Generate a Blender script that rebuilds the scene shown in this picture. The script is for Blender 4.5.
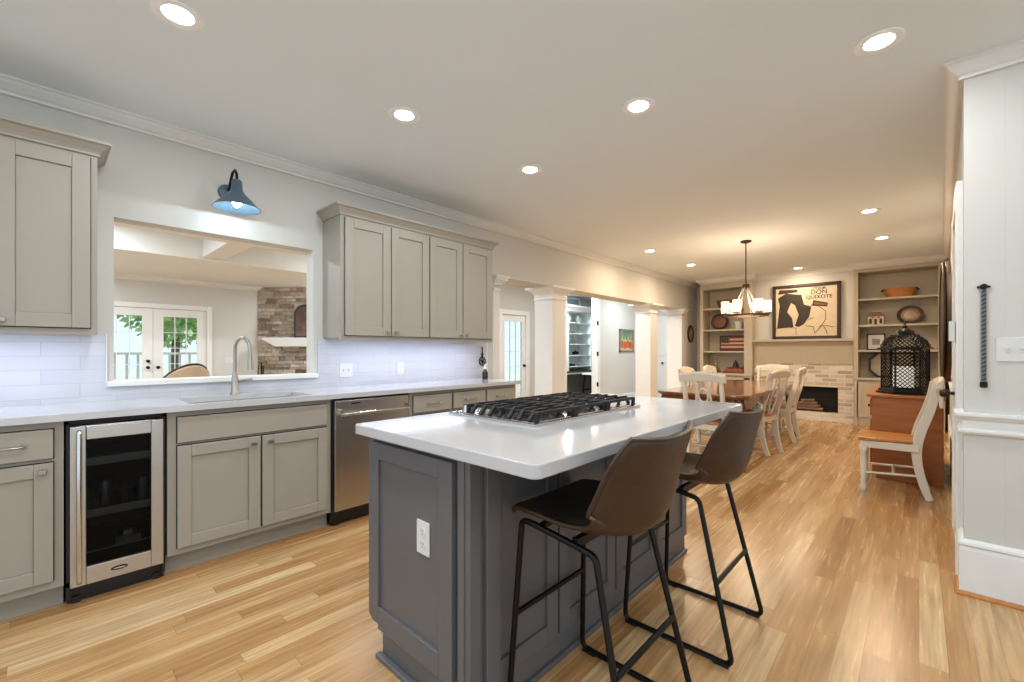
import bpy, bmesh, math, random
from mathutils import Vector, Matrix
random.seed(7)
for o in list(bpy.data.objects): bpy.data.objects.remove(o)
SC = bpy.context.scene; COL = SC.collection
PI = math.pi

# ------------------------------------------------------------------ camera
cam_d = bpy.data.cameras.new('camera'); cam = bpy.data.objects.new('camera', cam_d); COL.objects.link(cam)
cam.location = (0, 0, 1.213)
cam.rotation_euler = (PI/2, 0, math.atan(407/438.0))
cam_d.sensor_width = 36; cam_d.lens = 438/1024*36
cam_d.shift_y = 10/1024; cam_d.clip_start = .02; cam_d.clip_end = 200
SC.camera = cam
# ------------------------------------------------------------------ world and exposure
w = bpy.data.worlds.new('world'); SC.world = w; w.use_nodes = True
bg = w.node_tree.nodes['Background']; bg.inputs[0].default_value = (.80, .90, 1.0, 1); bg.inputs[1].default_value = 1.5
SC.view_settings.view_transform = 'Standard'; SC.view_settings.look = 'None'
SC.view_settings.gamma = 1; SC.view_settings.use_curve_mapping = False
SC.view_settings.exposure = -0.05
sun_d = bpy.data.lights.new('sun', 'SUN'); sun_d.energy = 4.5; sun_d.angle = .01; sun = bpy.data.objects.new('sun', sun_d); COL.objects.link(sun)
sun.rotation_euler = Vector((.2, .8, 1.1)).to_track_quat('Z', 'Y').to_euler()
KITCHEN_W = 11; DINING_W = 22; HALL_W = 34
COOL = (.86, .93, 1.0); WARM = (1.0, .76, .52); NEUT = (.96, .98, 1.0)

# ------------------------------------------------------------------ materials
def lin(c):
    return tuple(((x/255)/12.92 if x/255 <= .04045 else ((x/255+.055)/1.055)**2.4) for x in c) + (1,)
def newmat(name):
    m = bpy.data.materials.new(name); m.use_nodes = True
    return m, m.node_tree, m.node_tree.nodes['Principled BSDF']
def N(nt, t, **k):
    n = nt.nodes.new(t)
    for a, b in k.items(): setattr(n, a, b)
    return n
def mat(name, rgb, rough=.5, metal=0, var=.06, scale=8, stretch=(1,1,1), bump=0, coat=0, spec=None):
    m, nt, b = newmat(name)
    tc = N(nt, 'ShaderNodeTexCoord'); mp = N(nt, 'ShaderNodeMapping'); no = N(nt, 'ShaderNodeTexNoise')
    mp.inputs['Scale'].default_value = stretch; no.inputs['Scale'].default_value = scale; no.inputs['Detail'].default_value = 4
    nt.links.new(tc.outputs['Object'], mp.inputs[0]); nt.links.new(mp.outputs[0], no.inputs['Vector'])
    r = N(nt, 'ShaderNodeValToRGB'); c = lin(rgb)
    r.color_ramp.elements[0].position = .3; r.color_ramp.elements[1].position = .7
    r.color_ramp.elements[0].color = tuple(x*(1-var) for x in c[:3])+(1,)
    r.color_ramp.elements[1].color = tuple(min(1, x*(1+var)) for x in c[:3])+(1,)
    nt.links.new(no.outputs['Fac'], r.inputs[0]); nt.links.new(r.outputs[0], b.inputs['Base Color'])
    b.inputs['Roughness'].default_value = rough; b.inputs['Metallic'].default_value = metal
    b.inputs['Coat Weight'].default_value = coat; b.inputs['Coat Roughness'].default_value = .08
    if spec is not None: b.inputs['Specular IOR Level'].default_value = spec
    if bump:
        bp = N(nt, 'ShaderNodeBump'); bp.inputs['Strength'].default_value = bump; bp.inputs['Distance'].default_value = .01
        nt.links.new(no.outputs['Fac'], bp.inputs['Height']); nt.links.new(bp.outputs[0], b.inputs['Normal'])
    return m
def emit(name, rgb, s):
    m, nt, b = newmat(name)
    b.inputs['Base Color'].default_value = (.8, .8, .8, 1)
    b.inputs['Emission Color'].default_value = lin(rgb); b.inputs['Emission Strength'].default_value = s
    return m
def glass(name, rgb=(235, 245, 245), alpha=.15, rough=.03):
    m, nt, b = newmat(name)
    out = [n for n in nt.nodes if n.type == 'OUTPUT_MATERIAL'][0]
    tr = N(nt, 'ShaderNodeBsdfTransparent'); tr.inputs[0].default_value = lin(rgb)
    gl = N(nt, 'ShaderNodeBsdfGlossy'); gl.inputs['Roughness'].default_value = rough
    mx = N(nt, 'ShaderNodeMixShader'); fr = N(nt, 'ShaderNodeFresnel'); fr.inputs[0].default_value = 1.45
    ad = N(nt, 'ShaderNodeMath', operation='ADD'); ad.inputs[1].default_value = alpha*.3
    ge = N(nt, 'ShaderNodeNewGeometry'); sb_ = N(nt, 'ShaderNodeMath', operation='SUBTRACT'); sb_.inputs[0].default_value = 1; ml = N(nt, 'ShaderNodeMath', operation='MULTIPLY')
    nt.links.new(ge.outputs['Backfacing'], sb_.inputs[1]); nt.links.new(fr.outputs[0], ad.inputs[0]); nt.links.new(ad.outputs[0], ml.inputs[0]); nt.links.new(sb_.outputs[0], ml.inputs[1]); ml.use_clamp = True
    nt.links.new(ml.outputs[0], mx.inputs[0])
    nt.links.new(tr.outputs[0], mx.inputs[1]); nt.links.new(gl.outputs[0], mx.inputs[2]); nt.links.new(mx.outputs[0], out.inputs[0])
    nt.nodes.remove(b); return m
def ramp(nt, pts):
    r = N(nt, 'ShaderNodeValToRGB'); e = r.color_ramp.elements
    e[0].position, e[0].color = pts[0][0], lin(pts[0][1]); e[1].position, e[1].color = pts[1][0], lin(pts[1][1])
    for p, c in pts[2:]:
        q = e.new(p); q.color = lin(c)
    return r
def frost(name):
    m, nt, b = newmat(name); out = [n for n in nt.nodes if n.type == 'OUTPUT_MATERIAL'][0]
    tr = N(nt, 'ShaderNodeBsdfTransparent'); tl = N(nt, 'ShaderNodeBsdfTranslucent'); tl.inputs[0].default_value = (.9, .88, .84, 1)
    mx = N(nt, 'ShaderNodeMixShader'); mx.inputs[0].default_value = .55
    nt.links.new(tr.outputs[0], mx.inputs[1]); nt.links.new(tl.outputs[0], mx.inputs[2]); nt.links.new(mx.outputs[0], out.inputs[0]); nt.nodes.remove(b); return m
def floor_mat():
    m, nt, b = newmat('oak floor'); L = nt.links.new
    tc = N(nt, 'ShaderNodeTexCoord'); sp = N(nt, 'ShaderNodeSeparateXYZ'); L(tc.outputs['Object'], sp.inputs[0])
    def M(op, a, bb=None, c=None):
        n = N(nt, 'ShaderNodeMath', operation=op)
        for i, v in enumerate((a, bb, c)):
            if v is None: continue
            if isinstance(v, (int, float)): n.inputs[i].default_value = v
            else: L(v, n.inputs[i])
        return n.outputs[0]
    W = .083
    rx = M('DIVIDE', sp.outputs[0], W); row = M('FLOOR', rx); fx = M('FRACT', rx)
    wn = N(nt, 'ShaderNodeTexWhiteNoise', noise_dimensions='1D'); L(row, wn.inputs['W'])
    ys = M('ADD', M('DIVIDE', sp.outputs[1], 1.15), M('MULTIPLY', wn.outputs[0], 13.7))
    seg = M('FLOOR', ys); fy = M('FRACT', ys)
    cb = N(nt, 'ShaderNodeCombineXYZ'); L(row, cb.inputs[0]); L(seg, cb.inputs[1])
    w2 = N(nt, 'ShaderNodeTexWhiteNoise', noise_dimensions='2D'); L(cb.outputs[0], w2.inputs['Vector'])
    base = ramp(nt, [(0, (156, 112, 68)), (1, (210, 180, 136)), (.2, (182, 140, 90)), (.5, (192, 152, 103)), (.8, (200, 165, 118))])
    L(w2.outputs[0], base.inputs[0])
    # grain, offset per plank
    of = N(nt, 'ShaderNodeVectorMath', operation='MULTIPLY_ADD'); L(w2.outputs[1], of.inputs[0]); of.inputs[1].default_value = (9, 9, 9); L(tc.outputs['Object'], of.inputs[2])
    mp = N(nt, 'ShaderNodeMapping'); mp.inputs['Scale'].default_value = (14, .7, 1); L(of.outputs[0], mp.inputs[0])
    g = N(nt, 'ShaderNodeTexNoise'); g.inputs['Scale'].default_value = 3.2; g.inputs['Detail'].default_value = 6; g.inputs['Distortion'].default_value = .5; L(mp.outputs[0], g.inputs['Vector'])
    wv = N(nt, 'ShaderNodeTexWave'); wv.inputs['Scale'].default_value = .8; wv.inputs['Distortion'].default_value = 14; wv.inputs['Detail'].default_value = 2
    L(mp.outputs[0], wv.inputs['Vector'])
    gr = ramp(nt, [(.28, (150, 132, 112)), (.60, (255, 255, 255))]); L(g.outputs[0], gr.inputs[0])
    wr = ramp(nt, [(.0, (205, 190, 170)), (.35, (255, 255, 255))]); L(wv.outputs[0], wr.inputs[0])
    m1 = N(nt, 'ShaderNodeMix', data_type='RGBA', blend_type='MULTIPLY'); m1.inputs[0].default_value = .55
    L(base.outputs[0], m1.inputs[6]); L(gr.outputs[0], m1.inputs[7])
    m2 = N(nt, 'ShaderNodeMix', data_type='RGBA', blend_type='MULTIPLY'); m2.inputs[0].default_value = .0
    L(m1.outputs[2], m2.inputs[6]); L(wr.outputs[0], m2.inputs[7])
    gap = M('MAXIMUM', M('LESS_THAN', fx, .018), M('LESS_THAN', fy, .0018))
    m3 = N(nt, 'ShaderNodeMix', data_type='RGBA'); L(M('MULTIPLY', gap, .6), m3.inputs[0]); L(m2.outputs[2], m3.inputs[6]); m3.inputs[7].default_value = lin((90, 60, 35))
    L(m3.outputs[2], b.inputs['Base Color'])
    rr = M('ADD', M('MULTIPLY', g.outputs[0], .12), .20); L(rr, b.inputs['Roughness'])
    return m
def brick_mat(name, c1, c2, mortar, bw, rh, ms, rough, axes, patch=None, bump=.3, veins=False):
    m, nt, b = newmat(name); L = nt.links.new
    tc = N(nt, 'ShaderNodeTexCoord'); sp = N(nt, 'ShaderNodeSeparateXYZ'); L(tc.outputs['Object'], sp.inputs[0])
    cb = N(nt, 'ShaderNodeCombineXYZ'); L(sp.outputs[axes[0]], cb.inputs[0]); L(sp.outputs[axes[1]], cb.inputs[1])
    br = N(nt, 'ShaderNodeTexBrick'); L(cb.outputs[0], br.inputs['Vector'])
    br.inputs['Scale'].default_value = 1; br.inputs['Brick Width'].default_value = bw; br.inputs['Row Height'].default_value = rh
    br.inputs['Mortar Size'].default_value = ms; br.inputs['Mortar Smooth'].default_value = .2
    br.inputs['Color1'].default_value = lin(c1); br.inputs['Color2'].default_value = lin(c2); br.inputs['Mortar'].default_value = lin(mortar)
    col = br.outputs[0]
    if patch or veins:
        no = N(nt, 'ShaderNodeTexNoise'); no.inputs['Scale'].default_value = 22 if patch else 3.5; no.inputs['Detail'].default_value = 5; L(tc.outputs['Object'], no.inputs['Vector'])
        if patch: r = ramp(nt, [(.52, (0, 0, 0)), (.62, (255, 255, 255))])
        else:
            no.inputs['Distortion'].default_value = 1.5; r = ramp(nt, [(.46, (0, 0, 0)), (.54, (0, 0, 0)), (.5, (90, 90, 90))])
        L(no.outputs[0], r.inputs[0])
        mx = N(nt, 'ShaderNodeMix', data_type='RGBA'); L(r.outputs[0], mx.inputs[0]); L(col, mx.inputs[6]); mx.inputs[7].default_value = lin(patch or (190, 190, 194)); col = mx.outputs[2]
    L(col, b.inputs['Base Color']); b.inputs['Roughness'].default_value = rough
    bp = N(nt, 'ShaderNodeBump', invert=True); bp.inputs['Strength'].default_value = bump; bp.inputs['Distance'].default_value = .004
    L(br.outputs['Fac'], bp.inputs['Height']); L(bp.outputs[0], b.inputs['Normal'])
    return m
def island_mat(name, cols, rough=.85):
    m, nt, b = newmat(name); L = nt.links.new
    ge = N(nt, 'ShaderNodeNewGeometry'); r = ramp(nt, cols); L(ge.outputs['Random Per Island'], r.inputs[0])
    tc = N(nt, 'ShaderNodeTexCoord'); no = N(nt, 'ShaderNodeTexNoise'); no.inputs['Scale'].default_value = 14; no.inputs['Detail'].default_value = 5; L(tc.outputs['Object'], no.inputs['Vector'])
    r2 = ramp(nt, [(.3, (170, 165, 160)), (.7, (255, 255, 255))]); L(no.outputs[0], r2.inputs[0])
    mx = N(nt, 'ShaderNodeMix', data_type='RGBA', blend_type='MULTIPLY'); mx.inputs[0].default_value = .7; L(r.outputs[0], mx.inputs[6]); L(r2.outputs[0], mx.inputs[7])
    L(mx.outputs[2], b.inputs['Base Color']); b.inputs['Roughness'].default_value = rough
    return m

def leaf_mat(name, cols):
    m, nt, b = newmat(name); L = nt.links.new; out = [n for n in nt.nodes if n.type == 'OUTPUT_MATERIAL'][0]
    ge = N(nt, 'ShaderNodeNewGeometry'); r = ramp(nt, cols); L(ge.outputs['Random Per Island'], r.inputs[0]); L(r.outputs[0], b.inputs['Base Color']); b.inputs['Roughness'].default_value = .7
    tl = N(nt, 'ShaderNodeBsdfTranslucent'); L(r.outputs[0], tl.inputs[0]); mx = N(nt, 'ShaderNodeMixShader'); mx.inputs[0].default_value = .5
    L(b.outputs[0], mx.inputs[1]); L(tl.outputs[0], mx.inputs[2]); L(mx.outputs[0], out.inputs[0]); return m
M_floor = floor_mat()
M_ringw = mat('white light trim', (244, 248, 250), .5, var=.01)
M_wall = mat('wall paint', (198, 197, 191), .8, var=.015, scale=2)
M_ceil = mat('ceiling paint', (226, 236, 240), .9, var=.012, scale=1.5)
M_trim = mat('white trim paint', (222, 223, 220), .45, var=.015)
M_cab = mat('greige cabinet paint', (152, 147, 136), .42, var=.02, scale=3)
M_gap = mat('shadow gap', (30, 28, 26), .9)
M_isl = mat('charcoal cabinet paint', (92, 92, 94), .38, var=.03, scale=3)
M_quartz = mat('white quartz', (184, 185, 187), .12, var=.03, scale=5, coat=.3)
M_steel = mat('brushed steel', (190, 187, 182), .30, 1, var=.08, scale=30, stretch=(1, 1, 40))
M_steelh = mat('polished steel', (205, 205, 205), .18, 1, var=.03)
M_nickel = mat('brushed nickel', (165, 160, 152), .32, 1, var=.04)
M_black = mat('black metal', (22, 20, 19), .38, .6, var=.15)
M_iron = mat('cast iron', (33, 32, 32), .55, .3, var=.2, scale=40, bump=.1)
M_dark = mat('black plastic', (16, 16, 17), .4)
M_inside = mat('cooler interior', (28, 28, 30), .6)
M_wineglass = glass('tinted cooler glass', (178, 182, 184), -.08)
M_pane = glass('window glass', (240, 248, 248), .05)
M_clear = glass('clear glass', (238, 243, 243), .2)
M_leather = mat('brown leather', (55, 35, 20), .42, var=.14, scale=26, bump=.12)
M_leatherin = mat('shaded brown leather', (24, 19, 16), .42, var=.15, scale=20, bump=.08)  # same brown leather darkened, shade inside the bucket put into the colour
M_pipe = mat('leather piping', (62, 50, 38), .4)
M_chairw = mat('antique white paint', (216, 209, 192), .5, var=.04)
M_seatw = mat('honey seat wood', (176, 116, 56), .35, var=.15, scale=4, stretch=(8, 1, 1))
M_table = mat('glossy walnut', (126, 76, 40), .16, var=.2, scale=4, stretch=(8, 1, 1), coat=.5)
M_tableleg = mat('red mahogany', (82, 34, 20), .25, var=.15, scale=6)
M_side = mat('honey pine', (168, 100, 42), .35, var=.2, scale=3, stretch=(1, 1, 6))
M_wood = mat('brown wood', (120, 76, 44), .5, var=.2, scale=6, stretch=(5, 1, 1))
M_bowl = mat('orange wood bowl', (178, 112, 50), .45, var=.2, scale=9)
M_darkwood = mat('dark stained wood', (48, 33, 24), .55, var=.2, scale=8)
M_book = mat('beige bookcase paint', (182, 170, 148), .5, var=.02)
M_bronze = mat('aged bronze', (58, 44, 32), .4, .7, var=.15)
M_tile = brick_mat('marble subway tile', (194, 197, 204), (187, 190, 198), (178, 180, 187), .31, .079, .0022, .2, (1, 2), veins=True, bump=.25)
M_brick = brick_mat('whitewashed brick', (222, 214, 200), (160, 142, 122), (212, 204, 192), .21, .068, .009, .85, (0, 2), bump=.6)
M_stone = island_mat('stacked stone', [(0, (134, 118, 100)), (1, (220, 210, 194)), (.25, (172, 154, 130)), (.5, (194, 182, 166)), (.75, (160, 150, 140))])
M_galv = mat('blue-grey enamel', (78, 98, 112), .35, .3, var=.1)
M_shadein = mat('white enamel', (225, 230, 232), .5)
M_office = mat('office paint', (222, 236, 236), .6, var=.02)
M_navy = mat('slate paint', (92, 98, 102), .6)
M_plate = mat('outlet plastic', (208, 208, 206), .4, var=.01)
M_slot = mat('slot dark', (60, 58, 55), .6)
M_cream = mat('cream paper', (206, 190, 164), .7, var=.05)
M_ink = mat('poster ink', (52, 44, 38), .7, var=.08)
M_leaf = leaf_mat('leaves', [(0, (130, 165, 105)), (1, (215, 230, 175)), (.5, (175, 205, 140))])
M_bark = mat('bark', (96, 84, 72), .9, var=.2, bump=.3)
M_fence = mat('weathered fence wood', (196, 190, 178), .8, var=.08)
M_ground = mat('pale stone patio', (190, 190, 180), .9, var=.08)
M_tan = mat('tan linen', (176, 156, 130), .9, var=.06, scale=40)
M_soot = mat('soot', (24, 20, 18), .9)
M_frost = frost('lit frosted shade glass')
M_wax = emit('candle wax', (255, 244, 225), .55)
M_led = emit('led lens', (255, 250, 240), 20)
M_bulb = emit('warm bulb', (255, 210, 150), 22)
M_coolbulb = emit('cool bulb', (235, 245, 255), 14)

# ------------------------------------------------------------------ geometry helpers
class MB:
    def __init__(s, o=(0, 0, 0)): s.b = bmesh.new(); s.o = Vector(o)
    def q(s, p): return Vector(p) - s.o
    def face(s, pts):
        try: s.b.faces.new([s.b.verts.new(s.q(p)) for p in pts])
        except Exception: pass
        return s
    def box(s, x0, x1, y0, y1, z0, z1):
        if x0 > x1: x0, x1 = x1, x0
        if y0 > y1: y0, y1 = y1, y0
        v = [s.b.verts.new(s.q((x, y, z))) for z in (z0, z1) for x, y in ((x0, y0), (x1, y0), (x1, y1), (x0, y1))]
        for f in ((3, 2, 1, 0), (4, 5, 6, 7), (0, 1, 5, 4), (1, 2, 6, 5), (2, 3, 7, 6), (3, 0, 4, 7)): s.b.faces.new([v[i] for i in f])
        return s
    def bar(s, p0, p1, a, b, up=(0, 0, 1)):
        p0, p1 = s.q(p0), s.q(p1); d = (p1-p0).normalized(); u = Vector(up); sd = d.cross(u)
        if sd.length < 1e-4: sd = d.cross(Vector((1, 0, 0)))
        sd.normalize(); u = sd.cross(d).normalized()
        v = [s.b.verts.new(p + sd*i*a/2 + u*j*b/2) for p in (p0, p1) for i, j in ((-1, -1), (1, -1), (1, 1), (-1, 1))]
        for f in ((3, 2, 1, 0), (4, 5, 6, 7), (0, 1, 5, 4), (1, 2, 6, 5), (2, 3, 7, 6), (3, 0, 4, 7)): s.b.faces.new([v[i] for i in f])
        return s
    def rings(s, rings, closed=True, cap=True):
        R = [[s.b.verts.new(s.q(p)) for p in r] for r in rings]
        n = len(R[0])
        for a, b in zip(R, R[1:]):
            for i in range(n if closed else n-1):
                j = (i+1) % n; s.b.faces.new((a[i], a[j], b[j], b[i]))
        if cap and closed:
            s.b.faces.new(R[0][::-1]); s.b.faces.new(R[-1])
        return s
    def tube(s, pts, r, n=8, closed=False):
        pts = [Vector(p) for p in pts]; m = len(pts); rr = r if isinstance(r, (list, tuple)) else [r]*m
        out = []; pu = None
        for i, p in enumerate(pts):
            if closed: d = pts[(i+1) % m]-pts[i-1]
            else: d = pts[min(i+1, m-1)]-pts[max(i-1, 0)]
            d.normalize()
            if pu is None:
                u = Vector((0, 0, 1)) if abs(d.z) < .9 else Vector((1, 0, 0)); u = (u-d*u.dot(d)).normalized()
            else:
                u = (pu-d*pu.dot(d)).normalized()
            pu = u; v = d.cross(u)
            out.append([p+(u*math.cos(2*PI*k/n)+v*math.sin(2*PI*k/n))*rr[i] for k in range(n)])
        if closed: out.append(out[0])
        return s.rings(out, cap=not closed)
    def lathe(s, prof, c=(0, 0, 0), n=20, rot=0, axis='z'):
        out = []
        for r, z in prof:
            ring = []
            for k in range(n):
                a = rot+2*PI*k/n; x, y = max(r, .0004)*math.cos(a), max(r, .0004)*math.sin(a)
                ring.append(Vector(c)+{'z': Vector((x, y, z)), 'x': Vector((z, x, y)), 'y': Vector((x, z, y))}[axis])
            out.append(ring)
        return s.rings(out)
    def prism(s, poly, axis, a, b):
        def P(u, v, w): return {'x': (w, u, v), 'y': (u, w, v), 'z': (u, v, w)}[axis]
        return s.rings([[P(u, v, a) for u, v in poly], [P(u, v, b) for u, v in poly]])
    def mould(s, p0, p1, out, prof, m0=0, m1=0):
        """profile (out, up) swept p0 -> p1, m0/m1 extend the ends by out*m for mitres"""
        p0, p1, o = Vector(p0), Vector(p1), Vector(out).normalized(); d = (p1-p0).normalized()
        return s.rings([[p0+o*a+Vector((0, 0, b))-d*a*m0 for a, b in prof], [p1+o*a+Vector((0, 0, b))+d*a*m1 for a, b in prof]])
    def build(s, name, m, parent=None, smooth=False, bev=0, sub=0, loc=None, solid=0, wire=0):
        bmesh.ops.recalc_face_normals(s.b, faces=s.b.faces)
        me = bpy.data.meshes.new(name); s.b.to_mesh(me); s.b.free(); me.materials.append(m)
        o = bpy.data.objects.new(name, me); COL.objects.link(o)
        if parent is not None: o.parent = parent
        elif loc is not None: o.location = loc
        else: o.location = s.o
        if parent is not None and loc is not None: o.location = loc
        if smooth:
            for f in me.polygons: f.use_smooth = True
            try:
                for e in me.edges: pass
                me.set_sharp_from_angle(angle=math.radians(45))
            except Exception: pass
        if wire:
            wm = o.modifiers.new('w', 'WIREFRAME'); wm.thickness = wire; wm.use_replace = True; wm.use_even_offset = False
        if solid: sm = o.modifiers.new('s', 'SOLIDIFY'); sm.thickness = solid; sm.offset = 0
        if bev:
            bm_ = o.modifiers.new('b', 'BEVEL'); bm_.width = bev; bm_.segments = 2; bm_.limit_method = 'ANGLE'; bm_.angle_limit = math.radians(40)
        if sub: sb = o.modifiers.new('u', 'SUBSURF'); sb.levels = sub; sb.render_levels = sub
        return o
def tag(o, label, cat, group=None, kind=None):
    o['label'] = label; o['category'] = cat
    if group: o['group'] = group
    if kind: o['kind'] = kind
    return o
def thing(name, loc, label, cat, group=None, rz=0):
    o = bpy.data.objects.new(name, None); COL.objects.link(o); o.location = loc; o.rotation_euler = (0, 0, rz); o.empty_display_size = .1
    return tag(o, label, cat, group)
def st(name, mb, m, parent=None, label=None, **k):
    o = mb.build(name, m, parent, **k)
    if parent is None: o['kind'] = 'structure'
    if label: o['label'] = label
    return o
def kids(o): return [c for c in bpy.data.objects if c.parent == o]
def copytree(o, parent=None):
    c = o.copy(); COL.objects.link(c)
    if parent is not None: c.parent = parent
    for ch in kids(o): copytree(ch, c)
    return c
def clone(src, loc, rz, label, cat=None, group=None):
    c = copytree(src); c.location = loc; c.rotation_euler = (0, 0, rz); c['label'] = label
    if group: c['group'] = group
    return c
def lamp(name, kind, loc, power, color, parent=None, size=.1, spread=None, rot=(0, 0, 0), size_y=None, blend=.5, angle=None):
    d = bpy.data.lights.new(name, kind); d.energy = power; d.color = color
    if kind == 'AREA':
        d.size = size; d.shape = 'DISK'
        if size_y: d.shape = 'RECTANGLE'; d.size_y = size_y
        if spread: d.spread = spread
    else: d.shadow_soft_size = size
    if kind == 'SPOT': d.spot_size = angle; d.spot_blend = blend
    o = bpy.data.objects.new(name, d); COL.objects.link(o); o.location = loc; o.rotation_euler = rot
    if parent: o.parent = parent
    return o
def arc(c, r, a0, a1, n, plane='xz'):
    out = []
    for i in range(n+1):
        a = a0+(a1-a0)*i/n; u, v = r*math.cos(a), r*math.sin(a)
        out.append({'xz': (c[0]+u, c[1], c[2]+v), 'yz': (c[0], c[1]+u, c[2]+v), 'xy': (c[0]+u, c[1]+v, c[2])}[plane])
    return out
def fillet(pts, r, n=5):
    pts = [Vector(p) for p in pts]; out = [pts[0]]
    for a, b, c in zip(pts, pts[1:], pts[2:]):
        d0 = (a-b).normalized(); d1 = (c-b).normalized(); rr = min(r, (a-b).length*.45, (c-b).length*.45)
        p, q = b+d0*rr, b+d1*rr
        for i in range(n+1):
            t = i/n; out.append((1-t)**2*p+2*t*(1-t)*b+t*t*q)
    out.append(pts[-1]); return out

# ================================================================== THE SETTING
CZ = 2.65; WX = -3.55
st('floor', MB().box(-12.2, 4.2, -3.2, 12.5, -.1, 0), M_floor)
st('ceiling', MB().box(-3.68, 4.0, -1.5, 9.95, CZ, CZ+.12), M_ceil)
CROWN = [(0, 0), (.074, 0), (.074, -.010), (.062, -.016), (.054, -.030), (.030, -.054), (.014, -.064), (.014, -.070), (.020, -.074), (.020, -.080), (0, -.080)]
# left wall with the pass-through
wl = MB()
OY0, OY1, OZ0, OZ1 = .30, 1.485, 1.03, 2.02
wl.box(WX-.13, WX, -1.5, OY0, 0, CZ); wl.box(WX-.13, WX, OY1, 3.50, 0, CZ)
wl.box(WX-.13, WX, OY0, OY1, 0, OZ0); wl.box(WX-.13, WX, OY0, OY1, OZ1, CZ)
wl.box(WX-.30, WX, 3.50, 3.60, 0, CZ)
wl.box(WX-.30, WX, 3.60, 8.9, 2.07, CZ); wl.box(WX-.30, WX, 8.9, 9.75, 0, CZ)
st('wall_left', wl, M_wall)
st('trim_1', MB().mould((WX, -1.5, CZ), (WX, 9.75, CZ), (1, 0, 0), CROWN), M_trim)
st('trim_2', MB().box(WX-.15, WX+.03, OY0-.03, OY1+.03, OZ0-.03, OZ0+.002), M_trim, bev=.004)
# splayed right wall (end face towards the kitchen) with a door in it
def rx(y): return .165+.028*(y-3.15)
wr = MB(); D0, D1, DZ = 3.42, 4.22, 2.03
for y0, y1, z0, z1 in ((3.15, D0, 0, CZ), (D1, 9.95, 0, CZ), (D0, D1, DZ, CZ)):
    wr.rings([[(rx(y0), y0, z0), (rx(y0)+.14, y0, z0), (rx(y0)+.14, y0, z1), (rx(y0), y0, z1)], [(rx(y1), y1, z0), (rx(y1)+.14, y1, z0), (rx(y1)+.14, y1, z1), (rx(y1), y1, z1)]])
wr.box(.3052, 4.0, 3.15, 3.29, 0, CZ)
st('wall_right', wr, M_wall)
st('trim_3', MB().mould((.165, 3.15, CZ), (rx(9.9), 9.9, CZ), (-1, 0, 0), CROWN, m0=1).mould((.165, 3.15, CZ), (4.0, 3.15, CZ), (0, -1, 0), CROWN, m0=1), M_trim)
BASE = [(0, 0), (.018, 0), (.018, .225), (.012, .24), (.022, .25), (.020, .262), (.008, .275), (0, .275)]
st('baseboard_right', MB().mould((.165, 3.15, 0), (4.0, 3.15, 0), (0, -1, 0), BASE, m0=1).mould((.165, 3.15, 0), (rx(D0-.09), D0-.09, 0), (-1, 0, 0), BASE, m0=1)
   .mould((rx(D1+.09), D1+.09, 0), (rx(9.2), 9.2, 0), (-1, 0, 0), BASE), M_trim)
st('trim_4', MB().mould((.165, 3.15, 0), (4.0, 3.15, 0), (0, -1, 0), [(.018, 0), (.034, 0), (.034, .008), (.026, .018), (.018, .02)], m0=1)
   .mould((.165, 3.15, 0), (rx(D0-.09), D0-.09, 0), (-1, 0, 0), [(.018, 0), (.034, 0), (.034, .008), (.026, .018), (.018, .02)], m0=1), M_seatw)
RAIL = [(0, .80), (.012, .80), (.022, .812), (.022, .822), (.008, .83), (.008, .868), (.02, .876), (.034, .893), (.034, .905), (0, .908)]
st('trim_5', MB().mould((.165, 3.15, 0), (4.0, 3.15, 0), (0, -1, 0), RAIL, m0=1).mould((.165, 3.15, 0), (rx(D0-.09), D0-.09, 0), (-1, 0, 0), RAIL, m0=1)
   .mould((rx(D1+.09), D1+.09, 0), (rx(9.2), 9.2, 0), (-1, 0, 0), RAIL), M_trim)
# door in the right wall
dr = MB()
xa, xb = rx(D0), rx(D1)
d4 = MB()
d4.box(xa-.028, xa+.15, D0-.09, D0, 0, DZ+.09); d4.box(xb-.028, xb+.15, D1, D1+.09, 0, DZ+.09); d4.rings([[(rx(y)-.028, y, DZ), (rx(y)+.15, y, DZ), (rx(y)+.15, y, DZ+.09), (rx(y)-.028, y, DZ+.09)] for y in (D0, D1)])
door4 = st('door_1', d4, M_trim, bev=.006)
dl = st('door_leaf', MB().box(xa+.012, xa+.05, D0, D1, .01, DZ), M_trim, door4)
for z0, z1 in ((.2, .85), (.95, 1.85)):
    st('door_panel', MB().box(xa-.0, xa+.015, D0+.12, D0+.36, z0, z1).box(xa, xa+.015, D0+.44, D1-.12, z0, z1), M_trim, door4, bev=.006)
for z in (.32, 1.05, 1.78):
    st('hinge', MB().box(xa-.006, xa+.014, D0-.004, D0+.028, z-.05, z+.05).lathe([(.007, -.055), (.007, .055)], (xa-.006, D0+.004, z), 8), M_bronze, door4)
st('door_knob', MB().tube([(xb+.0, D1-.07, .93), (xb-.04, D1-.07, .93)], .012).lathe([(.0, -.095), (.022, -.09), (.03, -.07), (.022, -.045), (.0, -.04)], (xb, D1-.07, .93), 14, axis='x'), M_bronze, door4, smooth=True)
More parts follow.
